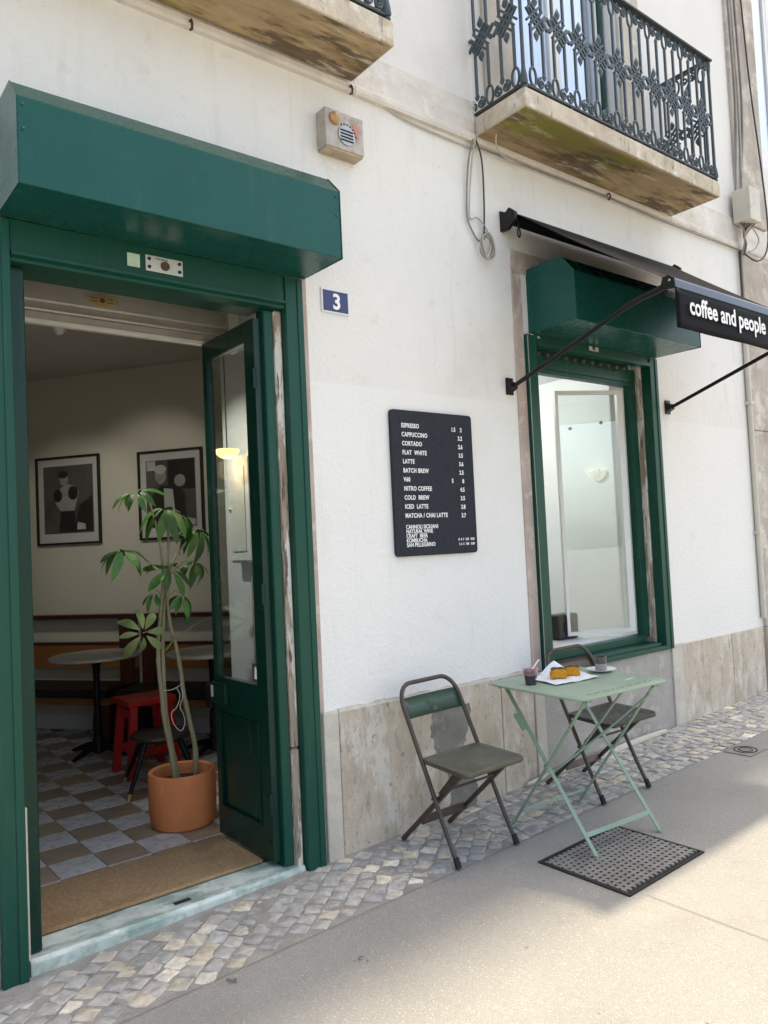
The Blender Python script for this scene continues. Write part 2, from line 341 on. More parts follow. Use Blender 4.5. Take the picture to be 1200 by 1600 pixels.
M['lampglass'] = mat('lit_lamp_glass', (.9, .8, .6), .4, emit=(1, .62, .28), estr=.75)
M['lampwhite'] = mat('lit_white_lamp', (.9, .9, .85), .4, emit=(1, .95, .86), estr=.10)
M['cream'] = mat('cream_plastic', (.62, .58, .50), .5, var=.15, vscale=6, stain=[((.30, .25, .19), 4, .58, .75, .6)])
M['siren'] = mat('aged_plastic', (.50, .44, .38), .35, var=.3, vscale=12, coat=.3, stain=[((.24, .19, .15), 9, .54, .68, .7), ((.70, .68, .65), 6, .58, .68, .6)])
M['siren_w'] = mat('aged_wood_plastic', (.55, .43, .29), .6, var=.4, vscale=14, stretch=(1, 4, 4), stain=[((.2, .14, .09), 12, .62, .7, .8)])
M['amber'] = mat('amber_lens', (.50, .26, .08), .2, var=.4, vscale=30, coat=.4)
M['orange'] = mat('faded_red', (.56, .20, .13), .6)
M['chrome'] = mat('grille_metal', (.45, .45, .45), .35, metal=.7, var=.2, vscale=20)
M['cable'] = mat('white_cable', (.52, .49, .43), .6, var=.25, vscale=12)
M['cable_d'] = mat('dark_cable', (.055, .05, .045), .6, var=.2, vscale=12)
M['cable_g'] = mat('grey_cable', (.26, .245, .225), .6, var=.2, vscale=12)
M['rust'] = mat('rusty_iron', (.10, .06, .04), .8, var=.4, vscale=20)
M['reflector'] = mat('pale_green_sticker', (.50, .66, .50), .4, var=.15, vscale=14)
M['aluminium'] = mat('aluminium', (.60, .60, .57), .4, metal=.3, var=.12, vscale=20)
M['plate'] = mat('white_china', (.80, .79, .77), .25)
M['napkin'] = mat('white_paper', (.82, .84, .87), .75, bump=.2, bscale=40)
M['cake'] = mat('orange_cake', (.80, .40, .02), .85, var=.5, vscale=90, bump=1.2, bscale=130, col2=(.62, .22, .01))
M['choc'] = mat('chocolate', (.09, .045, .04), .5, var=.4, vscale=40, bump=.6, bscale=120)
M['berry'] = mat('berry_drink', (.035, .010, .028), .3, var=.3, vscale=20)
M['berry_foam'] = mat('berry_foam', (.42, .24, .24), .7, var=.4, vscale=50, bump=.8, bscale=90)
M['straw'] = mat('pink_spoon', (.78, .66, .62), .5)
M['ceramic'] = mat('grey_glaze', (.28, .285, .29), .35, var=.1, vscale=10)
M['ceramic_d'] = mat('brown_glaze', (.085, .075, .07), .3, var=.2, vscale=14)
M['coffee'] = mat('coffee', (.02, .012, .008), .2)
M['curtain'] = mat('sky_tinted_curtain', (.70, .82, .95), .9, var=.1, vscale=5, stretch=(6, 1, .3))  # pale blue stands in for sky reflected in the upper panes
M['print_dark'] = mat('print_dark', (.014, .014, .014), .6, var=.4, vscale=3)
M['print_mid'] = mat('print_mid', (.16, .155, .15), .6, var=.5, vscale=4, col2=(.06, .06, .06))
M['print_skin'] = mat('print_skin', (.46, .45, .44), .6, var=.35, vscale=14)
M['print_light'] = mat('print_light', (.70, .69, .68), .6, var=.2, vscale=9)
M['roof'] = mat('roof_tile', (.36, .17, .10), .8, var=.2, vscale=3)
def glass(name, tint=(1, 1, 1), refl=1.0, rough=.0):
    m = bpy.data.materials.new(name); m.use_nodes = True; N = m.node_tree.nodes; L = m.node_tree.links
    N.remove(N['Principled BSDF']); out = N['Material Output']
    tr = N.new('ShaderNodeBsdfTransparent'); tr.inputs[0].default_value = (*tint, 1)
    gl = N.new('ShaderNodeBsdfGlossy'); gl.inputs['Roughness'].default_value = rough; gl.inputs[0].default_value = (.95, .97, 1, 1)
    fr = N.new('ShaderNodeFresnel'); ge = N.new('ShaderNodeNewGeometry'); io = N.new('ShaderNodeMapRange')
    L.new(ge.outputs['Backfacing'], io.inputs[0]); io.inputs[3].default_value = 1.5; io.inputs[4].default_value = 1/1.5; L.new(io.outputs[0], fr.inputs[0])
    mu = N.new('ShaderNodeMath'); mu.operation = 'MULTIPLY'; mu.use_clamp = True; L.new(fr.outputs[0], mu.inputs[0]); mu.inputs[1].default_value = refl
    mx = N.new('ShaderNodeMixShader'); L.new(mu.outputs[0], mx.inputs[0]); L.new(tr.outputs[0], mx.inputs[1]); L.new(gl.outputs[0], mx.inputs[2])
    L.new(mx.outputs[0], out.inputs[0]); return m
M['glass'] = glass('window_glass', (.93, .96, .95), 1.6)
M['glass_up'] = glass('upper_window_glass', (.92, .96, 1), 3.0)
M['glass_pic'] = glass('picture_glass', (.97, .97, .97), 1.0)
M['glass_cup'] = glass('clear_plastic', (.90, .86, .88), 1.5)

gz = lambda x: .028*(x-1.3)                    # the street climbs gently to the right

# ================================================================== SETTING
def sheet(name, x0, x1, y0, y1, m, dz=0, nx=1):
    b = B(); b.quad((x0, y0, gz(x0)+dz), (x1, y0, gz(x1)+dz), (x1, y1, gz(x1)+dz), (x0, y1, gz(x0)+dz))
    o = b.build(name, m); o['kind'] = 'structure'; return o
ground = sheet('ground', -80, 80, -80, 60, M['concrete'], -.03)
pave = sheet('pavement', -12, 20, -9, -.55, M['concrete'], 0)
for (p, q) in (((2.86, -1.30), (2.76, -9)), ((-12, -2.75), (20, -2.75)), ((-12, -.552), (20, -.552))):
    b = B(); t = (Vector(q)-Vector(p)).normalized(); n_ = Vector((-t.y, t.x))*.0012
    P_ = [Vector(p)+n_, Vector(q)+n_, Vector(q)-n_, Vector(p)-n_]
    b.quad(*[(v.x, v.y, gz(v.x)+.004) for v in P_])
    b.build('joint', M['joint'], pave)
b = B(); rb = random.Random(2); xs_b = [-12, -3]+[-2.5+.035*i for i in range(343)]+[12, 20]; ys_b = [-.55+.0335*i for i in range(21)]; gb = []
from mathutils import noise as mnoise
for x in xs_b: gb.append([b.bm.verts.new((x, y, gz(x)-.0024+.0050*mnoise.noise((x*5.1, y*5.1, 0))+.0022*mnoise.noise((x*17, y*17, 3)))) for y in ys_b])
for i in range(len(xs_b)-1):
    for j in range(20): b.bm.faces.new((gb[i][j], gb[i+1][j], gb[i+1][j+1], gb[i][j+1]))
bed = b.build('cobbled_strip', M['grout'], smooth=80); bed['kind'] = 'structure'

# cobbles
def cobble_outline(sx, sy, r):
    pts = [(-sx, -sy), (0, -sy*r.uniform(.96, 1.10)), (sx, -sy), (sx*r.uniform(.95, 1.1), 0), (sx, sy), (0, sy*r.uniform(.96, 1.1)), (-sx, sy), (-sx*r.uniform(.95, 1.1), 0)]
    return [(x*r.uniform(.80, 1.05), y*r.uniform(.80, 1.05)) for x, y in pts]
def cobble_into(b, cx, cy, cz, out, r, h):
    bm = b.bm; c, s = math.cos(r.uniform(-.12, .12)), math.sin(r.uniform(-.12, .12))
    tilt = (r.uniform(-.05, .05), r.uniform(-.05, .05))
    low = [bm.verts.new((cx+x*c-y*s, cy+x*s+y*c, cz-.02)) for x, y in out]
    mid = [bm.verts.new((cx+x*c-y*s, cy+x*s+y*c, cz+h*.7+x*tilt[0]+y*tilt[1])) for x, y in out]
    top = [bm.verts.new((cx+(x*c-y*s)*.88, cy+(x*s+y*c)*.88, cz+h+x*tilt[0]+y*tilt[1]+r.uniform(-.0015, .0015))) for x, y in out]
    n = len(out)
    for a, bb in ((low, mid), (mid, top)):
        for i in range(n): bm.faces.new((a[i], a[(i+1) % n], bb[(i+1) % n], bb[i]))
    cv = bm.verts.new((cx, cy, cz+h+r.uniform(-.001, .002)))
    for i in range(n): bm.faces.new((top[i], top[(i+1) % n], cv))
rc = random.Random(21); variants = []
for k in range(14):
    b = B(); cobble_into(b, 0, 0, 0, cobble_outline(.047, .044, rc), rc, .011); variants.append(b.mesh('cobble', M['cobble'], smooth=35))
cells = []
CH = 2.9                                   # left of this the setts are laid on the diagonal, right of it in rows along the wall
A_ = R(38); ca_, sa_ = math.cos(A_), math.sin(A_); q_ = .079
for i in range(-90, 90):
    for j in range(-90, 90):
        u, v = (i+(.35 if j % 2 else 0)+rc.uniform(-.10, .10))*q_*1.06, (j+rc.uniform(-.07, .07))*q_
        x, y = u*ca_-v*sa_, u*sa_+v*ca_-.27
        if -2.5 < x < CH-.05-.1*y and -.512 < y < -.035: cells.append((x, y, rc.uniform(.76, .96), rc.uniform(.80, .98), A_))
rows = 7; rh = .535/rows
for j in range(rows):
    y = -.545+rh*(j+.5); x = CH+rc.uniform(-.05, .04)
    while x < 9.5:
        wd = rc.uniform(.060, .112); cells.append((x+wd/2, y+.012*math.sin(x*2.3+j)+rc.uniform(-.008, .008), wd/.096, rh/.088*rc.uniform(.9, 1.08), 0)); x += wd
def near(c): return (c[0]-0)**2+(c[1]+3.25)**2
vis = [c for c in cells if .45 < c[0] < 7.2 and not (.74 < c[0] < 2.0 and c[1] > -.02)]
vis.sort(key=near); solo = vis[:300]; sset = set(solo)
for c in solo:
    if c[1] > -.05 and c[0] < 1.98: continue
    o = bpy.data.objects.new('cobble', rc.choice(variants)); COL.objects.link(o); o.parent = bed
    o.location = (c[0], c[1], gz(c[0])-.0095+rc.uniform(-.003, .002)); o.scale = (c[2], c[3], 1)
    o.rotation_euler = (0, -.028, c[4]+rc.choice((0, math.pi))+rc.uniform(-.15, .15))
b = B()
for c in cells:
    if c in sset: continue
    cobble_into(b, c[0], c[1], gz(c[0])-.006, cobble_outline(.047*c[2], .044*c[3], rc), rc, .011)
b.build('cobbles', M['cobble_i'], bed, smooth=35, kind='stuff')

# ================================================================== BUILDING
bld = thing('apartment_building', 'white plastered apartment building with stone plinth and string course above the cafe', 'building')
XL, XR, ZT = -7, 15, 16.0
DOOR = (.755, 2.02, -.6, 3.25); WIN = (3.86, 5.19, .70, 3.22); FREN = (3.84, 5.02, 4.15, 6.75); RWIN = (7.24, 8.4, 4.9, 7.2); LFR = (.6, 1.9, 4.19, 6.8)
def wall_sheet(name, m, x0, x1, z0, z1, holes, y=0, depth=.34, parent=None):
    xs = sorted({x0, x1, *[h[0] for h in holes], *[h[1] for h in holes]}); zs = sorted({z0, z1, *[h[2] for h in holes], *[h[3] for h in holes]})
    xs = [v for v in xs if x0 <= v <= x1]; zs = [v for v in zs if z0 <= v <= z1]
    b = B(); vv = {}
    def V(x, z):
        if (x, z) not in vv: vv[(x, z)] = b.bm.verts.new((x, y, z))
        return vv[(x, z)]
    for i in range(len(xs)-1):
        for k in range(len(zs)-1):
            cx, cz = (xs[i]+xs[i+1])/2, (zs[k]+zs[k+1])/2
            if any(h[0] < cx < h[1] and h[2] < cz < h[3] for h in holes): continue
            b.bm.faces.new((V(xs[i], zs[k]), V(xs[i+1], zs[k]), V(xs[i+1], zs[k+1]), V(xs[i], zs[k+1])))
    for h in holes:
        z_0, z_1 = max(h[2], z0), min(h[3], z1)
        if z_0 >= z_1: continue
        a, c = h[0], h[1]
        b.quad((a, y, z_0), (a, y, z_1), (a, y+depth, z_1), (a, y+depth, z_0)); b.quad((c, y, z_0), (c, y+depth, z_0), (c, y+depth, z_1), (c, y, z_1))
        if h[3] <= z1: b.quad((a, y, z_1), (c, y, z_1), (c, y+depth, z_1), (a, y+depth, z_1))
        if h[2] >= z0: b.quad((a, y, z_0), (a, y+depth, z_0), (c, y+depth, z_0), (c, y, z_0))
    return b.build(name, m, parent)
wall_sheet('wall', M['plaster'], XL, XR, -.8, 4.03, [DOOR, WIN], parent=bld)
wall_sheet('upper_wall', M['plaster_up'], XL, XR, 4.03, ZT, [FREN, RWIN, LFR], parent=bld)
b = B(); b.box(XL, XR, 8.6, 9, -1, ZT); b.box(XL, XL+.3, 0.02, 8.6, -1, ZT-.01); b.box(XR-.3, XR, .02, 8.6, -1, ZT-.01); b.build('back_wall', M['plaster_up'], bld)
b = B(); b.box(XL, XR, -.33, 9, ZT, ZT+.25); b.build('roof', M['roof'], bld)
# string course, in lengths
segs = [(-7, .6), (.6, 2.5), (2.5, 3.42), (3.42, 5.59), (5.59, 6.72), (6.72, 9), (9, 15)]
for a, c in segs:
    b = B(); b.prism([(a+.002, 0.03, 3.995), (a+.002, -.028, 3.995), (a+.002, -.036, 4.01), (a+.002, -.036, 4.035), (a+.002, -.022, 4.05), (a+.002, -.022, 4.25), (a+.002, .03, 4.262)], (c-a-.004, 0, 0))
    b.build('string_course', M['string'], bld)
# plinth slabs
def slab(x0, x1, z1, y=-.014, m='plinth', z0=None):
    b = B(); b.box(x0+.003, x1-.003, y, .05, (gz(x0)-.06) if z0 is None else z0, z1); return b.build('plinth_slab', M[m], bld, bevel=.004, seg=1)
slab(-3.0, -.9, .735); slab(-.9, .66, .735)
slab(2.225, 3.405, .735); slab(3.405, 3.695, .735); slab(3.695, 3.79, .72, y=-.022, m='limestone_b')
slab(3.79, 5.245, .688, y=-.004, m='cement'); slab(5.245, 5.40, .712, y=-.02, m='limestone_b'); slab(5.40, 6.135, .705); slab(6.135, 6.68, .705); slab(7.3, 9.5, .70)
slab(2.125, 2.222, .742, y=-.024, m='limestone_b')
# irregular mortar cap along the plinth top
b = B(); x = 2.23; rp = random.Random(5); up = []; lo = []
while x < 3.69:
    up.append((x, -.006, .738+rp.uniform(.004, .016))); lo.append((x, -.012, .733)); x += rp.uniform(.03, .07)
b.prism(up+lo[::-1], (0, .03, 0)); b.build('mortar_cap', M['limestone_b'], bld)
# cement repair patch behind the chair
rp = random.Random(9); pts = []
for t in range(37): pts.append((2.885-.035*math.sin(t*.19)+.075*max(0, (t-15)/21)+rp.uniform(-.011, .011)-.02*(t < 9), -.0165, .63-.0167*t+rp.uniform(-.004, .004)))
right = [(3.135+.03*math.sin(t*.24)+rp.uniform(-.011, .011)-.03*(t > 21), -.0165, .03+.0167*t+rp.uniform(-.004, .004)) for t in range(37)]
b = B(); b.prism(pts+right, (0, .01, 0)); b.build('cement_patch', M['cement_dark'], bld)
# cement fillet where the wall meets the cobbles by the window
b = B(); b.tube([(x, -.045+.006*math.sin(x*7), gz(x)+.018) for x in [3.55+.1*i for i in range(16)]], [.012+.012*min(1, i/3)*min(1, (16-i)/3) for i in range(16)], 8); b.build('cement_fillet', M['limestone_b'], bld, smooth=60)
# stone jambs (door, window), pilaster
def stone(name, x0, x1, y0, y1, z0, z1, m='pinkstone', bev=.003):
    return B().box(x0, x1, y0, y1, z0, z1).build(name, M[m], bld, bevel=bev, seg=1)
stone('stone_jamb', 2.105, 2.146, -.007, .04, .742, 2.93); stone('stone_jamb', .60, .665, -.007, .04, -.05, 2.93)
stone('stone_jamb', 3.70, 3.79, -.007, .04, .723, 3.25); stone('stone_lintel', 3.70, 5.38, -.0085, .04, 3.253, 3.395); stone('stone_jamb', 5.262, 5.29, -.007, .04, .72, 3.25)
stone('reveal_stone', 1.964, 2.005, .012, .20, .60, 2.742, 'oldwood', .008); stone('reveal_stone', 1.963, 2.0055, .006, .19, -.05, .597, 'oldwood', .012)
stone('reveal_stone', 5.155, 5.22, .052, .15, .70, 2.84, 'oldwood', .006)
stone('pilaster', 6.70, 7.22, -.035, .05, -.0, .70, 'limestone', .006); stone('pilaster', 6.705, 7.215, -.03, .05, .703, 2.4, 'limestone', .006)
stone('pilaster', 6.70, 7.22, -.032, .05, 2.404, 3.99, 'limestone', .006); stone('pilaster', 6.705, 7.22, -.03, .05, 4.27, 7.4, 'limestone', .006)
# surrounds of the upper windows
for x0, x1 in ((3.55, 3.835), (5.025, 5.31)): stone('window_surround', x0, x1, -.025, .05, 4.265, 6.9, 'limestone_b', .006)
# upper french window
def upper_window(h, name):
    x0, x1, z0, z1 = h
    f = B(); f.box(x0, x0+.055, .10, .16, z0, z1); f.box(x1-.055, x1, .10, .16, z0, z1); f.box(x0+.055, x1-.055, .10, .16, z1-.07, z1); f.box(x0+.055, x1-.055, .10, .16, z0, z0+.06)
    fo = f.build(name, M['green_worn'], bld)
    for a, c in ((x0+.06, (x0+x1)/2-.004), ((x0+x1)/2+.004, x1-.06)):
        g = B(); w_ = .05
        g.box(a, a+w_, .115, .155, z0+.065, z1-.075); g.box(c-w_, c, .115, .155, z0+.065, z1-.075); g.box(a+w_, c-w_, .115, .155, z0+.065, z0+.3); g.box(a+w_, c-w_, .115, .155, z1-.14, z1-.075)
        g.build('casement', M['white_paint'], fo)
        B().box(a+w_, c-w_, .132, .137, z0+.3, z1-.14).build('pane', M['glass_up'], fo)
    if h is RWIN:
        B().box(x0-.05, x1+.05, .34, .36, z0-.02, z1+.05).build('room_back', M['cable_g'], bld); return
    cu = B(); n = 60
    top = [(x0+.07+(x1-x0-.14)*i/n, .195+.014*math.sin(i*1.3)+.006*math.sin(i*2.9)) for i in range(n+1)]
    for p, q in zip(top, top[1:]): cu.quad((p[0], p[1], z0+.07), (q[0], q[1], z0+.07), (q[0], q[1], z1-.08), (p[0], p[1], z1-.08))
    bmesh.ops.remove_doubles(cu.bm, verts=cu.bm.verts, dist=1e-5)
    cu.build('curtain', M['curtain'], fo, smooth=80)
    B().box(x0-.05, x1+.05, .34, .36, z0-.02, z1+.05).build('room_back', M['wall_white'], bld)
upper_window(FREN, 'french_window'); upper_window(RWIN, 'upper_window'); upper_window(LFR, 'french_window')

# ================================================================== BALCONIES
def bar_poly(b, pts, w=.0135, d=.0135, closed=False):
    """square-section bar along points (u, z) in the plane of the railing, local x = u"""
    P_ = [Vector((p[0], 0, p[1])) for p in pts]
    if closed: P_.append(P_[0])
    for p, q in zip(P_, P_[1:]): b.bar(p, q, d, w)
def rail_meshes():
    m = {}
    b = B(); z0, z1, h = .02, .885, .105; zm = .44
    for k_, e0 in ((-1, .118), (1, .098)):
        m['bar_low%d' % k_] = B().bar((0, 0, e0), (0, 0, zm-.085), 0.0145, .0145).mesh('bar', M['rail'])
        m['bar_up%d' % k_] = B().bar((0, 0, zm+.085), (0, 0, .895-e0), 0.0145, .0145).mesh('bar', M['rail'])
    b = B(); s2 = .7071
    for k in (-1, 0, 1):
        o = k*.031; L_ = .086
        bar_poly(b, [(-L_*s2+o*s2, zm-L_*s2-o*s2), (L_*s2+o*s2, zm+L_*s2-o*s2)])
        bar_poly(b, [(-L_*s2-o*s2, zm+L_*s2-o*s2), (L_*s2-o*s2, zm-L_*s2-o*s2)])
    bar_poly(b, [(-.0515, zm-.085), (-.0515, zm-.055), (-.03, zm-.02)]); bar_poly(b, [(.0515, zm+.085), (.0515, zm+.055), (.03, zm+.02)])
    bar_poly(b, [(-.0515, zm+.085), (-.0515, zm+.06), (-.075, zm+.035), (-.045, zm+.0)]); bar_poly(b, [(.0515, zm-.085), (.0515, zm-.06), (.075, zm-.035), (.045, zm)])
    m['lattice'] = b.mesh('lattice_knot', M['rail'])
    b = B(); bar_poly(b, [(-.040, zm), (0, zm+.040), (.040, zm), (0, zm-.040)], closed=True); m['diamond'] = b.mesh('diamond', M['rail'])
    for sg in (1, -1):
        b = B(); c = zm+sg*.108
        prof = [(0, -.038), (.015, -.024), (.025, -.006), (.017, .012), (.007, .026), (0, .038)]
        b.lathe([(r_, sg*z) for r_, z in prof][::sg], (0, 0, c), 8, 1, .45)
        m['finial%d' % sg] = b.mesh('leaf_finial', M['rail'], smooth=40)
    def spiral(cx, cz, r0, r1, turns, a0, dirn):
        n = int(22*turns)
        return [(cx+(r0+(r1-r0)*i/n)*math.cos(a0+dirn*2*math.pi*turns*i/n), cz+(r0+(r1-r0)*i/n)*math.sin(a0+dirn*2*math.pi*turns*i/n)) for i in range(n+1)]
    for nm, zc, sg in (('scroll_low', .07, 1), ('scroll_up', .825, -1)):
        b = B()
        ring = [((.027*math.cos(2*math.pi*i/18))-.0515, zc+.056*math.sin(2*math.pi*i/18)) for i in range(18)]
        b.tube([(p[0], 0, p[1]) for p in ring], .0082, 6, closed=True)
        m[nm+'_ring'] = b.mesh('oval_ring', M['rail'], smooth=50)
        b = B()
        for s_ in (1, -1):
            sp = spiral(.0515-s_*.031, zc-sg*.018, .033, .005, 1.6, math.pi/2, s_)
            b.tube([(p[0], 0, p[1]) for p in sp], .0078, 6)
        prof = [(0, -.03), (.012, -.02), (.02, -.004), (.012, .012), (.005, .022), (0, .03)]
        b.lathe([(r_, z) for r_, z in prof], (.0515, 0, zc+sg*.034), 8, 1, .5)
        m[nm] = b.mesh('scroll', M['rail'], smooth=50)
    return m
RM = rail_meshes()
def put(name, me, parent, loc, rz):
    o = bpy.data.objects.new(name, me); COL.objects.link(o); o.parent = parent; o.location = Vector(loc); o.rotation_euler = (0, 0, rz); return o
def balcony(x0, x1, yf, z0, z1, label, vis0=None):
    """slab with stained soffit, then the ornamental railing round it"""
    t = thing('balcony', label, 'balcony', ((x0+x1)/2, 0, z0), 'balconies of the building')
    b = B(); b.box(x0, x1, yf, -.037, z0, z1); b.build('slab', M['slab'], t, bevel=.008, seg=2)
    b = B(); b.box(x0+.012, x1-.012, yf+.012, -.040, z0-.004, z0+.02); b.build('soffit', M['soffit'], t)
    ins = .022; zr = z1+.03; zt = zr+.895; xa, xb, ya = x0+ins, x1-ins, yf+ins
    base = Vector(t.location)
    b = B(); b.box(xa-.011, xb+.011, ya-.011, ya+.011, zr-.007, zr+.007)
    for x in (xa, xb): b.box(x-.011, x+.011, ya+.011, 0, zr-.0065, zr+.0065)
    n = 5
    for i in range(n+1):
        x = xa+(xb-xa)*i/n; b.bar((x, ya, z1-.01), (x, ya, zr-.005), .018)
    rail = b.build('railing', M['rail_dark'], t)
    b = B()
    prof = [(-.024, 0), (.024, 0), (.026, .012), (.016, .022), (-.016, .022), (-.026, .012)]
    b.prism([(xa-.02, ya+p[0], zt+p[1]) for p in prof], (xb-xa+.04, 0, 0))
    for x in (xa, xb): b.prism([(x+p[0], ya+.026, zt+p[1]) for p in prof], (0, -ya-.026, 0))
    b.build('top_rail', M['rail_dark'], rail)
    for x in (xa, xb):
        b = B(); b.lathe([(.017, 0), (.024, .01), (.02, .05), (.012, .10), (.011, .45), (.011, .80), (.016, .86), (.017, .893)], (x, ya, zr), 10)
        b.lathe([(.0, -.028), (.016, -.024), (.02, -.014), (.012, -.006), (.012, 0)], (x, ya, zr), 10)
        b.build('post', M['rail'], rail, smooth=40)
    def unit(p, rz):
        q = Vector(p)-base; d = Vector((math.cos(rz), math.sin(rz), 0))
        for s_, k_ in ((-.0515, -1), (.0515, 1)):
            put('bar', RM['bar_low%d' % k_], rail, q+d*s_, rz); put('bar', RM['bar_up%d' % k_], rail, q+d*s_, rz)
        put('lattice_knot', RM['lattice'], rail, q, rz); put('leaf_finial', RM['finial1'], rail, q, rz); put('leaf_finial', RM['finial-1'], rail, q, rz)
        put('diamond', RM['diamond'], rail, q+d*.103, rz)
        for nm in ('scroll_low', 'scroll_up'):
            put('scroll', RM[nm], rail, q, rz); put('oval_ring', RM[nm+'_ring'], rail, q, rz)
    cnt = int(round((xb-xa-.06)/.206)); pitch = (xb-xa-.06)/cnt
    for i in range(cnt):
        xx = xa+.03+pitch*(i+.5)
        if vis0 is None or xx > vis0: unit((xx, ya, zr), 0)
    for x in (xa, xb):
        if vis0 is not None and x < vis0: continue
        for yy in (ya+.112, ya+.318): unit((x, yy, zr), math.pi/2)
    return t
balcony(3.413, 5.587, -.438, 4.03, 4.142, 'stone balcony with stained underside and ornate iron railing over the black awning')
balcony(.10, 2.482, -.392, 4.05, 4.178, 'stone balcony with mossy corner over the green shutter box at the doorway', vis0=1.6)

# ================================================================== INTERIOR
FZ = .045
bw = Vector((2.134, 3.974, 0)); dw = Vector((-.56640624, .82412619, 0)); nw = Vector((.82412619, .56640624, 0))
W = lambda s, t, z: bw+dw*s-nw*t+Vector((0, 0, z))       # s along the picture wall, t out from it
def struct(b, name, m, **k):
    o = b.build(name, m, **k); o['kind'] = 'structure'; return o
cf = struct(B().box(-1.1, 3.62, .16, 6.9, FZ-.06, FZ-.006), 'cafe_floor', M['tilebed'])
tw = {}
def tile_mesh(k):
    b = B(); b.box(-.1095, .1095, -.1095, .1095, -.008, 0); return b.mesh('floor_tile', M['tile_w'] if k else M['tile_b'], bevel=.0015, seg=1)
TM = [tile_mesh(0), tile_mesh(1)]
for i in range(-2, 12):
    for j in range(-2, 17):
        x = 1.067+.222*(i+.5); y = .685+.222*(j+.5)
        if y < .3 or x > 3.5 or nw.dot(Vector((x, y, 0))-bw) > -.02: continue
        if x < .35+.22*y*.5: continue
        o = bpy.data.objects.new('floor_tile', TM[(i+j) % 2 == 0]); COL.objects.link(o); o.parent = cf; o.location = (x, y, FZ)
def quad_wall(name, p, q, m, z0=0, z1=3.22, th=.06, side=None):
    p, q = Vector(p), Vector(q); t = (q-p).normalized(); n = Vector((-t.y, t.x, 0))*(th if side is None else th*side)
    b = B(); b.prism([p+Vector((0, 0, z0)), q+Vector((0, 0, z0)), q+n+Vector((0, 0, z0)), p+n+Vector((0, 0, z0))], (0, 0, z1-z0)); return struct(b, name, m)
quad_wall('cafe_wall_pictures', W(3.4, 0, 0), W(-2.58, 0, 0), M['cafe_wall'], side=1)
struct(B().box(-1.2, -1.12, .36, 7, 0, 3.22), 'cafe_wall_left', M['cafe_wall'])
struct(B().box(-1.2, 1.6, 6.92, 7, 0, 3.22), 'cafe_wall_back', M['cafe_wall'])
struct(B().box(2.30, 2.42, .35, 1.27, 0, 3.21), 'cafe_wall_right', M['wall_white'])
struct(B().box(3.63, 3.70, .35, 1.9, 0, 3.22), 'partition_wall', M['cafe_wall'])
struct(B().box(-1.2, 3.63, .36, 7, 3.222, 3.30), 'cafe_ceiling', M['cafe_ceiling'])
struct(B().box(-1.2, .755, .342, .358, 0, 3.22), 'cafe_wall_front', M['cafe_wall']); struct(B().box(2.02, 3.63, .342, .349, 0, 3.22), 'cafe_wall_front', M['cafe_wall'])
# white room behind the window
struct(B().box(3.71, 6.6, .36, 3.6, -.02, .04), 'kitchen_floor', M['tile_w']); struct(B().box(3.71, 6.6, .36, 3.6, 3.222, 3.3), 'kitchen_ceiling', M['wall_white'])
struct(B().box(3.71, 6.6, 3.6, 3.68, 0, 3.22), 'kitchen_wall_back', M['wall_white']); struct(B().box(6.6, 6.68, .36, 3.68, 0, 3.22), 'kitchen_wall_right', M['wall_white']); struct(B().box(3.705, 3.76, 1.9, 3.6, 0, 3.22), 'kitchen_wall_left', M['wall_white'])
struct(B().box(5.19, 6.6, .342, .36, 0, 3.22), 'kitchen_wall_front', M['wall_white'])
struct(B().box(3.87, 5.18, .20, .62, .74, .80), 'window_ledge', M['white_paint'])

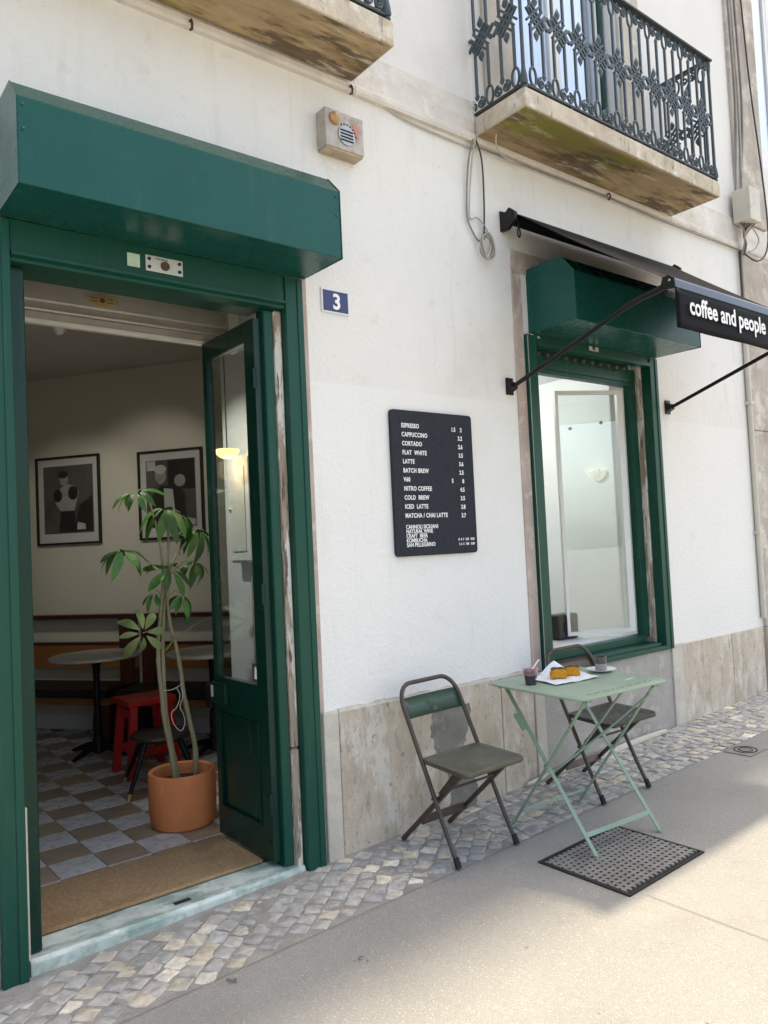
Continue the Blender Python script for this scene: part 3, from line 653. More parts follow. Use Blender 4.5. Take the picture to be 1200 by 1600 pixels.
# framed photographs (plain stand-ins for the prints)
def picture(s0, s1, z0, z1, label, kind):
    c = W((s0+s1)/2, 0, z0); t = thing('framed_photograph', label, 'picture', c, 'framed photographs')
    def slabw(b, a, c_, za, zb, t0, t1): b.prism([W(a, t0, za), W(c_, t0, za), W(c_, t0, zb), W(a, t0, zb)], -nw*(t1-t0))
    b = B(); f = .018
    slabw(b, s0, s1, z0, z0+f, .004, .03); slabw(b, s0, s1, z1-f, z1, .004, .03); slabw(b, s0, s0+f, z0+f, z1-f, .004, .03); slabw(b, s1-f, s1, z0+f, z1-f, .004, .03)
    b.build('frame', M['frame_black'], t)
    b = B(); slabw(b, s0+f, s1-f, z0+f, z1-f, .004, .012); b.build('mount', M['paper'], t)
    px0, px1, pz0, pz1 = s0+.075, s1-.075, z0+.10, z1-.085
    b = B(); slabw(b, px0, px1, pz0, pz1, .012, .0135); pr = b.build('print', M['print_mid'], t)
    U = lambda a, v: (px1+(px0-px1)*a, pz0+(pz1-pz0)*v)           # a from the viewer's left
    def shape(pts, m, lay):
        P_ = [U(*p) for p in pts]; b = B(); b.prism([W(p[0], .0135+.0006*lay, p[1]) for p in P_], -nw*.0004); b.build('print_shape', M[m], pr)
    def ell(ca, cv, ra, rv, m, lay, n=18): shape([(ca+ra*math.cos(2*math.pi*i/n), cv+rv*math.sin(2*math.pi*i/n)) for i in range(n)], m, lay)
    if kind == 0:      # a standing figure with raised boxing gloves
        shape([(.60, .02), (.98, .02), (.98, .55), (.72, .40)], 'print_dark', 0)
        shape([(.30, .02), (.64, .02), (.62, .33), (.34, .33)], 'print_dark', 1)
        shape([(.34, .33), (.62, .33), (.72, .60), (.62, .70), (.50, .73), (.36, .68), (.27, .58), (.24, .45)], 'print_skin', 2)
        ell(.42, .80, .085, .095, 'print_skin', 3); ell(.41, .87, .095, .055, 'print_dark', 4)
        ell(.29, .56, .085, .095, 'print_dark', 5); ell(.60, .59, .10, .10, 'print_dark', 5)
        shape([(.66, .05), (.84, .05), (.83, .13), (.68, .16)], 'print_light', 3)
    else:              # a seated figure in a dark jacket holding up one hand
        shape([(.45, .55), (.99, .55), (.99, .99), (.45, .99)], 'print_dark', 0); shape([(.02, .85), (.2, .85), (.2, .99), (.02, .99)], 'print_light', 0)
        shape([(.10, .02), (.80, .02), (.78, .50), (.62, .60), (.30, .62), (.12, .48)], 'print_dark', 1)
        shape([(.36, .02), (.60, .02), (.54, .56), (.36, .58)], 'print_light', 2)
        ell(.30, .77, .115, .125, 'print_skin', 3); ell(.30, .86, .12, .07, 'print_light', 4); ell(.69, .68, .115, .09, 'print_skin', 4)
        shape([(.62, .02), (.98, .02), (.98, .10), (.70, .16)], 'print_light', 3)
    b = B(); slabw(b, s0+f, s1-f, z0+f, z1-f, .0205, .0225); b.build('glazing', M['glass_pic'], t)
picture(-.336, .346, 1.693, 2.49, 'black framed monochrome print of a boxer with raised gloves on the cafe wall', 0)
picture(-1.37, -.735, 1.695, 2.466, 'black framed monochrome print of a man holding up one hand, behind the plant', 1)

# benches along the wall
def bench(s0, s1, label, post):
    t = thing('wall_bench', label, 'bench', W((s0+s1)/2, .2, FZ), 'benches along the cafe wall')
    def bx(b, a, c, t0, t1, z0, z1): b.prism([W(a, t0, z0), W(c, t0, z0), W(c, t1, z0), W(a, t1, z0)], (0, 0, z1-z0))
    b = B(); bx(b, s0, s1, .02, .10, 1.03, 1.065); b.build('top_rail', M['redwood'], t)
    b = B(); bx(b, s0, s1, .03, .075, .60, .80); b.build('backrest', M['tan_wood'], t)
    b = B(); bx(b, s0, s1, .025, .08, .801, .822); b.build('back_ledge', M['redwood'], t)
    b = B(); bx(b, s0, s1, .06, .50, .42, .49); b.build('seat', M['darkseat'], t, bevel=.01)
    b = B(); bx(b, s0, s1, .10, .46, .36, .419); b.build('seat_frame', M['tan_wood'], t)
    for s in post:
        b = B(); bx(b, s-.06, s+.06, .015, .12, FZ, 1.0295); bx(b, s-.055, s+.055, .121, .44, FZ, .359); b.build('end_post', M['redwood'], t)
bench(-.69, 1.9, 'long wall bench with tan backrest and dark seat under the boxer print', (-.62, 1.3)); bench(-2.3, -.775, 'wall bench with tan backrest behind the potted plant', (-.84, -2.1))
b = B(); b.prism([W(2.2, .0, FZ), W(-2.4, .0, FZ), W(-2.4, .012, FZ), W(2.2, .012, FZ)], (0, 0, .13)); struct(b, 'skirting_board', M['white_paint'])

# pedestal tables
def pedestal(x, y, label):
    t = thing('pedestal_table', label, 'table', (x, y, FZ), 'round pedestal tables')
    B().lathe([(0, .74), (.335, .74), (.345, .745), (.345, .76), (.338, .766), (0, .766)], (x, y, FZ), 48).build('table_top', M['tabletop'], t, smooth=40)
    B().lathe([(0, .0), (.05, .02), (.045, .09), (.03, .16), (.036, .20), (.03, .3), (.025, .33), (.024, .60), (.03, .68), (.07, .738), (0, .7385)], (x, y, FZ), 16).build('column', M['black'], t, smooth=40)
    for k in range(4):
        a = k*math.pi/2+.5; d = Vector((math.cos(a), math.sin(a), 0)); p = Vector((x, y, FZ))
        B().tube([p+d*.02+Vector((0, 0, .07)), p+d*.12+Vector((0, 0, .055)), p+d*.23+Vector((0, 0, .02)), p+d*.26+Vector((0, 0, .012))], [.03, .024, .016, .012], 8).build('foot', M['black'], t, smooth=60)
pedestal(1.985, 2.93, 'round pale marble topped pedestal table in front of the boxer print'); pedestal(2.66, 2.30, 'round marble topped pedestal table behind the open door leaf')

# red stool
t = thing('red_stool', 'square red painted wooden stool behind the potted plant', 'stool', (2.075, 2.18, FZ))
B().box(1.905, 2.245, 2.02, 2.34, FZ+.485, FZ+.525).build('seat', M['red'], t, bevel=.006)
for sx in (-1, 1):
    for sy in (-1, 1):
        B().bar((2.075+sx*.165, 2.18+sy*.15, FZ), (2.075+sx*.125, 2.18+sy*.115, FZ+.4845), .05, .04, (0, 1, 0)).build('leg', M['red'], t)
for sy in (-1, 1): B().box(1.955, 2.195, 2.18+sy*.133-.012, 2.18+sy*.133+.012, FZ+.14, FZ+.19).build('stretcher', M['red'], t)
for sx in (-1, 1): B().box(2.075+sx*.135-.012, 2.075+sx*.135+.012, 2.08, 2.28, FZ+.40, FZ+.46).build('apron', M['red'], t)
# black stool with brass tips
t = thing('black_stool', 'low black round stool with brass tipped splayed legs beside the terracotta pot', 'stool', (2.0, 1.72, FZ))
B().lathe([(0, .315), (.16, .317), (.19, .328), (.20, .343), (.19, .356), (0, .36)], (2.0, 1.72, FZ), 40).build('seat', M['darkseat'], t, smooth=40)
for k in range(4):
    a = math.radians(208+90*k); d = Vector((math.cos(a), math.sin(a), 0)); c = Vector((2.0, 1.72, FZ))
    lg = B().tube([c+d*.30+Vector((0, 0, .045)), c+d*.15+Vector((0, 0, .322))], [.012, .02], 10).build('leg', M['black'], t, smooth=50)
    B().tube([c+d*.325+Vector((0, 0, .0)), c+d*.3005+Vector((0, 0, .0445))], [.0105, .012], 10).build('ferrule', M['brass'], lg, smooth=50)
# dark armchair behind the door leaf
t = thing('armchair', 'low black upholstered armchair behind the open door', 'armchair', (2.62, 1.52, FZ))
B().box(2.42, 2.98, 1.36, 1.86, FZ+.12, FZ+.42).build('seat', M['darkseat'], t, bevel=.04, seg=3)
B().box(2.90, 3.05, 1.34, 1.88, FZ+.425, FZ+.86).build('backrest', M['darkseat'], t, bevel=.05, seg=3)
for y in (1.30, 1.80): B().box(2.40, 2.89, y+.01, y+.10, FZ+.425, FZ+.60).build('armrest', M['darkseat'], t, bevel=.03, seg=3)
for x in (2.46, 2.94):
    for y in (1.40, 1.82): B().lathe([(.012, 0), (.02, .119)], (x, y, FZ), 10).build('leg', M['black'], t)
# white cupboard and conduit on the right hand wall, seen through the door glass
t = thing('meter_cupboard', 'small white panelled meter cupboard on the wall behind the door glass', 'cupboard', (2.27, 1.0, 1.49))
B().box(2.235, 2.299, .80, 1.09, 1.49, 2.14).build('case', M['wall_white'], t, bevel=.004)
d_ = B().box(2.222, 2.2345, .815, 1.075, 1.505, 2.125).build('door', M['wall_white'], t, bevel=.003)
B().box(2.216, 2.2215, .86, 1.03, 1.56, 2.07).build('panel', M['white_paint'], d_, bevel=.002)
B().lathe([(0, -.012), (.012, 0), (0, .012)], (2.214, 1.05, 1.82), 10).build('knob', M['white_paint'], d_, smooth=60)
tag(B().tube([(2.288, .93, 1.489), (2.288, .93, 1.2), (2.288, .925, .8), (2.288, .93, .3)], .009, 8).build('conduit', M['cable'], smooth=60), 'thin cream conduit running down below the white meter cupboard', 'conduit')
# pendant lamps
def pendant(x, y, z, r, m, label, drop, power):
    t = thing('pendant_lamp', label, 'lamp', (x, y, z), 'lit pendant lamps')
    prof = [(r*math.cos(a), r*.72*math.sin(a)) for a in [(-math.pi/2)+i*math.pi/2/10 for i in range(11)]]; prof[0] = (0, -r*.72)
    B().lathe(prof+[(r*.96, .004), (0, .005)], (x, y, z), 28).build('shade', M[m], t, smooth=50)
    B().tube([(x, y, z+.0055), (x, y, z+drop)], .004, 6).build('cord', M['cable_d'], t)
    B().lathe([(0, 0), (.05, .002), (.05, .02), (0, .022)], (x, y, z+drop-.0), 16).build('ceiling_rose', M['white_paint'], t)
pendant(2.136, .90, 2.163, .072, 'lampglass', 'lit amber half-dome pendant lamp seen through the door glass', 1.035, 0)
sc_ = thing('wall_lamp', 'lit white half-dome wall lamp on the white wall seen through the shop window', 'lamp', (6.6, 1.53, 2.15))
b = B(); b.lathe([(0, -.10), (.055, -.085), (.095, -.045), (.12, 0), (.105, .001), (0, .0012)], (6.5985, 1.53, 2.20), 28)
bmesh.ops.bisect_plane(b.bm, geom=list(b.bm.verts)+list(b.bm.edges)+list(b.bm.faces), plane_co=(6.5985, 0, 0), plane_no=(1, 0, 0), clear_outer=True)
b.build('shade', M['lampwhite'], sc_, smooth=50)
B().box(6.585, 6.5995, 1.50, 1.56, 2.202, 2.225).build('wall_plate', M['white_paint'], sc_)
cl = thing('added_ceiling_lamp', 'added round white ceiling lamp lighting the white room behind the shop window', 'lamp', (5.2, 2.3, 3.17))  # unseen fixture, added to carry the fill light of the white room
B().lathe([(0, 0), (.16, .005), (.18, .03), (.18, .05), (0, .05)], (5.2, 2.3, 3.171), 32).build('diffuser', M['lampwhite'], cl, smooth=40)
l = bpy.data.lights.new('pendant_and_fill_light', 'POINT'); l.energy = 17; l.color = (.86, .94, 1); l.shadow_soft_size = .18  # added fill, brightens the white room evenly
lo_ = bpy.data.objects.new('pendant_and_fill_light', l); COL.objects.link(lo_); lo_.location = (5.2, 2.3, 3.02)
l = bpy.data.lights.new('pendant_and_fill_light', 'POINT'); l.energy = .35; l.color = (1, .82, .58); l.shadow_soft_size = .07
lo_ = bpy.data.objects.new('pendant_and_fill_light', l); COL.objects.link(lo_); lo_.location = (2.136, .90, 2.05)

# small ceiling spots, reflected in the picture glass
def spot(x, y, aim, label, power):
    t = thing('ceiling_spot', label, 'spotlight', (x, y, 3.05), 'white ceiling spots in the cafe')
    a = Vector(aim); p = Vector((x, y, 3.10)); d = (a-p).normalized()
    B().lathe([(0, 0), (.03, 0), (.03, .03), (0, .03)], (x, y, 3.19), 14).build('mount', M['white_paint'], t)
    B().tube([p-d*.05, p+d*.05], [.03, .036], 16).build('can', M['white_paint'], t, smooth=50)
    B().tube([p+d*.0505, p+d*.054], .03, 16).build('lens', M['lampwhite'], t)
    B().tube([(x, y, 3.19), p], .008, 8).build('stem', M['white_paint'], t)
    sl_ = bpy.data.lights.new('spot_light', 'SPOT'); sl_.energy = power; sl_.spot_size = R(62); sl_.spot_blend = .6; sl_.shadow_soft_size = .03; sl_.color = (.93, .97, 1)
    so = bpy.data.objects.new('spot_light', sl_); COL.objects.link(so); so.location = p+d*.06; so.rotation_euler = (-d).to_track_quat('Z', 'Y').to_euler()
spot(1.30, 1.20, (2.3, .95, 1.5), 'white ceiling spot turned to the wall with the meter cupboard', 26)
spot(.9, 2.6, (1.9, 3.6, 1.9), 'white ceiling spot turned to the boxer print', 7)
spot(1.5, 2.0, (2.6, 3.2, 1.9), 'white ceiling spot turned to the print behind the plant', 7)
# potted plant
PC = Vector((1.82, .985, FZ))
t = thing('terracotta_pot', 'round terracotta pot on the tiled floor just inside the door', 'pot', PC)
prof = [(0, 0), (.158, 0), (.170, .008), (.182, .05), (.187, .15), (.187, .285), (.183, .298), (.172, .300), (.160, .296), (.156, .28), (.155, .235), (0, .234)]
B().lathe(prof, PC, 64).build('body', M['terracotta'], t, smooth=40)
B().lathe([(.154, .2345), (.1, .246), (0, .25)], PC, 32).build('soil', M['soil'], t, smooth=60)
pl = thing('umbrella_plant', 'tall leggy umbrella plant with three bare tied stems in the terracotta pot', 'plant', PC+Vector((0, 0, .24)))
S1 = [(1.775, .975, .28), (1.762, .985, .45), (1.732, .99, .62), (1.722, .99, .75), (1.712, 1.0, .92), (1.714, 1.0, 1.09), (1.735, 1.0, 1.25), (1.755, 1.0, 1.42), (1.745, .99, 1.60), (1.70, .97, 1.78), (1.66, .96, 1.90)]
S2 = [(1.795, .985, .28), (1.775, 1.0, .45), (1.748, 1.01, .66), (1.742, 1.01, .85), (1.748, 1.015, 1.12), (1.775, 1.015, 1.35), (1.79, 1.02, 1.50), (1.80, 1.01, 1.66), (1.775, 1.0, 1.82)]
S3 = [(1.90, .98, .28), (1.905, .985, .45), (1.88, 1.0, .62), (1.852, 1.0, .77), (1.84, 1.0, .90), (1.815, 1.0, 1.05), (1.785, 1.0, 1.18), (1.775, .99, 1.36), (1.80, .98, 1.50), (1.86, .96, 1.60), (1.94, .95, 1.69)]
def smooth_path(P_, k=4):
    P_ = [Vector(p) for p in P_]; out = []
    for i in range(len(P_)-1):
        p0, p1, p2, p3 = P_[max(i-1, 0)], P_[i], P_[i+1], P_[min(i+2, len(P_)-1)]
        for j in range(k):
            u = j/k; out.append(.5*((2*p1)+(-p0+p2)*u+(2*p0-5*p1+4*p2-p3)*u*u+(-p0+3*p1-3*p2+p3)*u**3))
    return out+[P_[-1]]
for S_ in (S1, S2, S3):
    sp = smooth_path(S_); n = len(sp)
    B().tube(sp, [(.0155-.010*(i/n))*(1.18 if i % 7 == 3 else 1) for i in range(n)], 9).build('stem', M['stem'], pl, smooth=60)
B().tube([(1.755, 1.0, 1.02), (1.80, .98, 1.08), (1.90, .96, 1.14), (1.985, .94, 1.185)], [.006, .005, .004, .002], 6).build('stem', M['leaf_pale'], pl, smooth=60)
rl = random.Random(3)
def leaf_mesh(L_, w_, m, droop):
    bm = bmesh.new(); n = 9; rows_ = []
    for i in range(n+1):
        u = i/n; wd = w_*math.sin(math.pi*min(1, u*.98+.02)**1.25)**.8 if i not in (0, n) else .002
        z = -droop*L_*u*u; x = L_*(u-.18*droop*u*u)
        rows_.append([bm.verts.new((x, -wd, z+.25*wd)), bm.verts.new((x, 0, z)), bm.verts.new((x, wd, z+.25*wd))])
    for a, b_ in zip(rows_, rows_[1:]):
        for k in (0, 1): bm.faces.new((a[k], b_[k], b_[k+1], a[k+1]))
    me = bpy.data.meshes.new('leaf'); bm.to_mesh(me); bm.free(); me.materials.append(M[m])
    for p in me.polygons: p.use_smooth = True
    return me
LM = {m: [leaf_mesh(1, .165, m, d) for d in (.25, .5, .8)] for m in ('leaf', 'leaf_pale')}
def whorl(c, axis, n, L_, m, stem_from=None, lift=-.25, arc=2*math.pi, a0=0):
    c = Vector(c); axis = Vector(axis).normalized()
    if stem_from is not None:
        sf = Vector(stem_from); mid = (sf+c)/2+Vector((0, 0, .03)); B().tube([sf, mid, c], [.0035, .003, .0028], 6).build('petiole', M['stem'], pl)
    q = axis.to_track_quat('Z', 'X').to_matrix()
    for k in range(n):
        a = a0+arc*k/n+rl.uniform(-.2, .2); d = q @ Vector((math.cos(a), math.sin(a), lift+rl.uniform(-.25, .15)))
        d.normalize(); up = (axis - d*axis.dot(d)).normalized()
        side = up.cross(d); mm = Matrix((d, side, up)).transposed()
        rt = Matrix.Rotation(rl.uniform(-.35, .35), 3, 'X')
        s = L_*rl.uniform(.62, 1.0)
        o = bpy.data.objects.new('leaf', rl.choice(LM[m])); COL.objects.link(o); o.parent = pl
        o.matrix_local = Matrix.Translation(c+d*.022-root_loc(pl)) @ (mm @ rt).to_4x4() @ Matrix.Scale(s, 4)
UPV = (0, 0, 1)
whorl((1.60, .95, 1.915), (-.3, -.3, 1), 7, .15, 'leaf', (1.66, .96, 1.90), -.05, math.pi*1.4, math.pi*.4)
whorl((1.775, .97, 1.83), (0, -.35, 1), 10, .19, 'leaf', None, -.35)
whorl((1.86, .97, 1.80), (.2, -.3, 1), 8, .18, 'leaf', (1.79, 1.0, 1.78), -.5)
whorl((1.95, .93, 1.70), (.1, -.55, 1), 10, .18, 'leaf', (1.90, .955, 1.65), -.45)
whorl((1.50, .93, 1.60), (0, -.1, 1), 10, .155, 'leaf', (1.70, .99, 1.50), -.25)
whorl((1.775, .93, 1.485), (0, -.75, .8), 9, .175, 'leaf', (1.76, .99, 1.42), -.3)
whorl((1.94, .96, 1.52), (.3, -.2, 1), 9, .145, 'leaf', (1.80, 1.0, 1.45), -.5)
whorl((1.86, .98, 1.33), (.2, -.3, 1), 7, .16, 'leaf', (1.78, 1.0, 1.32), -.75)
whorl((1.70, .98, 1.36), (-.2, -.2, 1), 3, .12, 'leaf', (1.745, 1.0, 1.3), -.5, math.pi, math.pi/2)
whorl((1.575, .86, 1.145), (-.1, -1, .25), 8, .16, 'leaf_pale', (1.71, .99, 1.10), -.1)
B().tube(smooth_path([(1.722, .985, .80), (1.775, .97, .80), (1.85, .985, .825)]), .0022, 5).build('twine', M['twine'], pl)
B().tube(smooth_path([(1.80, .97, .805), (1.812, .955, .76), (1.79, .955, .70), (1.76, .96, .67), (1.77, .955, .61), (1.81, .955, .565), (1.835, .955, .60), (1.83, .955, .65), (1.81, .955, .70), (1.83, .955, .76), (1.825, .965, .81)]), .0022, 5).build('twine', M['twine'], pl)

# ================================================================== DOORWAY
th = thing('doorstep', 'worn green and white marble doorstep below the coir mat', 'doorstep', (1.37, .05, 0))
b = B(); b.prism([(.762, -.012, -.06), (.762, -.012, .03), (.762, -.002, .044), (.762, .16, .046), (.762, .16, -.06)], (1.238, 0, 0)); b.build('step', M['marble'], th, bevel=.005, seg=2)
B().box(1.36, 1.435, .035, .062, .0457, .0475).build('bolt_plate', M['iron_dark'], th)
mt = thing('doormat', 'brown coir doormat filling the doorway behind the marble step', 'doormat', (1.35, .38, FZ))
bb = B(); bb.box(.83, 1.862, .158, .618, FZ+.002, FZ+.02); bb.build('mat', M['coir'], mt, bevel=.006)

dr = thing('shop_doorway', 'dark green painted steel door frame with one glazed leaf folded open inwards', 'door', (1.38, .1, 0))
def guide(x0, x1, y0, y1, z0, z1, parent, flip):
    b = B(); b.box(x0, x1, y0, y1, z0, z1)
    xs_ = (x0+.014, x0+.022) if flip else (x1-.022, x1-.014)
    b.build('shutter_guide', M['green_worn'], parent, bevel=.003, seg=1)
    B().box(xs_[0]-.012, xs_[1]+.012, y0-.006, y0-.0005, z0+.004, z1-.002).build('guide_lip', M['green_worn'], parent, bevel=.002, seg=1)
guide(2.006, 2.106, -.03, .060, gz(2.05)-.01, 2.905, dr, False); guide(.660, .752, -.035, .060, gz(.7)-.01, 2.905, dr, False)
B().box(.7535, .7610, -.022, .055, .05, .62).build('peeled_edge', M['limestone_b'], dr)
# head of the frame: board, lip and fascia
B().box(.7530, 2.005, -.022, .06, 2.745, 2.915).build('head_board', M['green_worn'], dr, bevel=.003, seg=1)
B().prism([(.7535, -.0225, 2.782), (.7535, -.048, 2.776), (.7535, -.048, 2.764), (.7535, -.0225, 2.758)], (1.251, 0, 0)).build('head_lip', M['green_worn'], dr)
B().box(.754, 2.00, .0605, .34, 2.80, 2.87).build('head_soffit', M['green_worn'], dr)
# inner frame
B().box(.7535, .816, .030, .105, .048, 2.742).build('jamb', M['green_door'], dr, bevel=.004, seg=1)
B().box(1.912, 1.962, .028, .105, .048, 2.742).build('jamb', M['green_worn'], dr, bevel=.005, seg=1)
B().box(1.905, 1.9115, .05, .09, .048, 2.74).build('jamb_bead', M['green_door'], dr)
# rolled up shutter slats
sh = thing('roller_shutter', 'grey steel roller shutter drawn up above the doorway', 'shutter', (1.38, .66, 2.7))
SY = .66
for k, (z, h) in enumerate(((2.765, .045), (2.811, .095), (2.907, .05), (2.958, .05), (3.009, .05))):
    b = B(); pr = [(0, 0), (-.012, .004), (-.014, .012), (-.004, h-.010), (0, h-.001)]
    b.prism([(.86, SY+p[0], z+p[1]) for p in pr]+[(.86, SY+.02, z+h-.001), (.86, SY+.02, z)], (1.185, 0, 0)); b.build('slat', M['shutter'], sh)
B().box(.86, 2.045, SY-.016, SY+.022, 2.705, 2.726).build('bottom_edge', M['strip'], sh, bevel=.003)
B().box(.86, 2.045, SY-.008, SY+.02, 2.727, 2.764).build('bottom_bar', M['shutter'], sh, bevel=.003)
for x in (.80, 2.046): B().box(x, x+.055, SY-.03, SY+.05, 2.69, 3.10).build('side_plate', M['strip'], sh)
bq = [(1.338+.075*math.cos(a)*(1+.12*math.cos(4*a)), SY-.0145, 2.862+.026*math.sin(a)*(1+.12*math.cos(4*a))) for a in [2*math.pi*i/24 for i in range(24)]]
bp_ = B().prism(bq, (0, -.004, 0)).build('maker_plate', M['brass'], sh)
B().tube([(1.338, SY-.0187, 2.862), (1.338, SY-.023, 2.862)], .013, 14).build('plate_lock', M['rust'], bp_)
for z in (2.869, 2.853): B().box(1.284, 1.318, SY-.0196, SY-.0187, z, z+.004).build('plate_mark', M['rust'], bp_); B().box(1.358, 1.392, SY-.0196, SY-.0187, z, z+.004).build('plate_mark', M['rust'], bp_)
# door leaf, swung 90 degrees inwards: plane x = 1.87..1.91
lf = B(); X0, X1 = 1.868, 1.906; Y0, Y1 = .058, .628; Z0, Z1 = .072, 2.70
lf.box(X0, X1, Y0, Y0+.10, Z0, Z1); lf.box(X0, X1, Y1-.045, Y1, Z0, Z1); lf.box(X0, X1, Y0+.10, Y1-.045, 2.60, Z1); lf.box(X0, X1, Y0+.10, Y1-.045, Z0, .22); lf.box(X0, X1, Y0+.10, Y1-.045, .72, .90)
leaf = lf.build('door_leaf', M['green_door'], dr)
B().box(X0+.012, X1-.012, Y0+.101, Y1-.046, .221, .719).build('door_panel', M['green_door'], leaf)
b = B()
for z in (.225, .712): b.bar((X0-.002, Y0+.105, z), (X0-.002, Y1-.05, z), .009)
for y in (Y0+.105, Y1-.05): b.bar((X0-.002, y, .2305), (X0-.002, y, .7065), .009)
b.build('panel_bead', M['green_door'], leaf)
B().box(1.884, 1.889, Y0+.101, Y1-.046, .901, 2.599).build('glass', M['glass'], leaf)
B().box(X0-.022, X0-.0005, Y1-.16, Y1-.004, .765, .875).build('lock_case', M['green_door'], leaf, bevel=.003)
B().box(X0-.027, X0-.0225, Y1-.026, Y1-.010, .795, .855).build('strike', M['aluminium'], leaf)
for z in (.16, .38, .82, .90, 1.02, 1.06, 1.7, 2.4): B().tube([(X0, Y0+.03, z), (X0-.007, Y0+.03, z)], .009, 10).build('rivet', M['green_door'], leaf)
for z in (.3, 1.3, 2.35): B().tube([(X0-.006, Y0-.006, z), (X0-.006, Y0-.006, z+.10)], .010, 10).build('hinge', M['green_door'], leaf)
st = B().box(1.8825, 1.8838, Y0+.10, Y0+.17, .91, 1.0).build('sticker', M['rust'], leaf); B().prism([(1.882, Y0+.12, .925), (1.882, Y0+.15, .925), (1.882, Y0+.142, .985), (1.882, Y0+.128, .985)], (-.0005, 0, 0)).build('sticker_mark', M['white'], leaf)
# plates on the head
B().box(1.221, 1.277, -.0265, -.0222, 2.812, 2.87).build('pale_sticker', M['reflector'], dr, bevel=.001)
ap = B().box(1.302, 1.474, -.0275, -.0222, 2.806, 2.877).build('alarm_plate', M['aluminium'], dr, bevel=.004)
for x in (1.318, 1.458):
    for z in (2.824, 2.860): B().tube([(x, -.0276, z), (x, -.0315, z)], .0075, 12).build('screw', M['iron_dark'], ap)
B().tube([(1.390, -.0276, 2.838), (1.390, -.034, 2.838)], .020, 20).build('lock_barrel', M['rust'], ap)
text_obj('lettering', 'PORTISEGUR', (1.345, -.0281, 2.862), .010, M['iron_dark'], ap)

# shutter boxes
def shutter_box(x0, x1, yf, z0, z1, zt, yt, label, grp='green roller shutter boxes'):
    t = thing('shutter_box', label, 'shutter box', ((x0+x1)/2, 0, z0), grp)
    th_ = .0025
    B().prism([(x0+th_, -.001, z0), (x0+th_, yf, z0), (x0+th_, yf, z1), (x0+th_, yt, zt), (x0+th_, -.001, zt)], (x1-x0-2*th_, 0, 0)).build('casing', M['green'], t, bevel=.004, seg=2)
    for x in (x0, x1-th_*.9): B().prism([(x, -.001, z0+.001), (x, yf-.003, z0-.003), (x, yf-.003, z1+.002), (x, yt-.002, zt+.003), (x, -.001, zt+.003)], (th_*.9, 0, 0)).build('end_plate', M['green'], t)
    for x in (x0+.022, x1-.022):
        for z in (z1-.03, z1-.12): B().lathe([(.006, 0), (.005, .003), (0, .004)], (0, 0, 0), 10).bm.free(); B().tube([(x, yf+.001, z), (x, yf-.003, z), (x, yf-.0045, z)], [.006, .006, .003], 10).build('rivet', M['green'], t)
    b = B(); rr_ = random.Random(4); x = x0+.02
    while x < x1-.05:
        w_ = rr_.uniform(.08, .25); b.box(x, min(x+w_, x1-.02), -.031, -.026, z0-.004-rr_.uniform(0, .005), z0-.0005); x += w_+.003
    b.build('sealant_edge', M['green_worn'], t)
    return t
shutter_box(.712, 2.136, -.343, 2.918, 3.24, 3.335, -.254, 'long dark green metal shutter box over the open doorway')
shutter_box(3.845, 5.272, -.378, 2.872, 3.172, 3.283, -.287, 'dark green metal shutter box over the shop window under the awning')

# ================================================================== SHOP WINDOW
wn_ = thing('shop_window', 'tall green framed shop window with white inner casement swung open', 'window', (4.52, .1, .75))
guide(3.795, 3.885, -.028, .050, .69, 2.86, wn_, True); guide(5.165, 5.258, -.028, .050, .69, 2.86, wn_, False)
B().box(3.795, 3.80, -.033, -.0285, .72, 2.85).build('worn_edge', M['cement'], wn_)
B().box(3.8865, 5.164, -.018, .05, 2.80, 2.87).build('head_board', M['green_worn'], wn_, bevel=.003)
B().box(3.8865, 5.164, -.032, -.0185, 2.795, 2.822).build('head_lip', M['green_worn'], wn_)
B().box(3.8865, 4.03, .10, .16, .785, 2.79).build('jamb', M['green_worn'], wn_, bevel=.003); B().box(5.085, 5.164, .10, .16, .785, 2.79).build('jamb', M['green_worn'], wn_, bevel=.003)
B().box(4.031, 5.084, .10, .16, 2.66, 2.868).build('head', M['green_worn'], wn_, bevel=.003); B().box(4.031, 5.084, .088, .099, 2.69, 2.715).build('head_bead', M['green_worn'], wn_)
B().box(3.8865, 5.155, .0, .17, .70, .745).build('sill', M['green_worn'], wn_, bevel=.004); B().box(4.031, 5.084, .10, .16, .746, .80).build('bottom_rail', M['green_worn'], wn_, bevel=.003)
B().box(3.88, 5.17, -.026, -.001, .690, .722).build('sill_nosing', M['green_worn'], wn_, bevel=.004)
for k in range(11):
    x = 3.99+.096*k; B().lathe([(0, -.018), (.016, -.010), (.019, .002), (.014, .014), (0, .018)], (x, .055, 2.775), 12).build('shutter_roller', M['rust'], wn_, smooth=60)
b = B(); b.box(4.44, 4.475, -.0265, -.0185, 2.83, 2.86); b.box(4.51, 4.545, -.0265, -.0185, 2.83, 2.86); b.box(4.475, 4.51, -.0245, -.0185, 2.83, 2.840); b.build('latch_plate', M['aluminium'], wn_)
B().box(3.905, 3.925, -.023, -.0185, 2.845, 2.86).build('latch_plate', M['aluminium'], wn_)
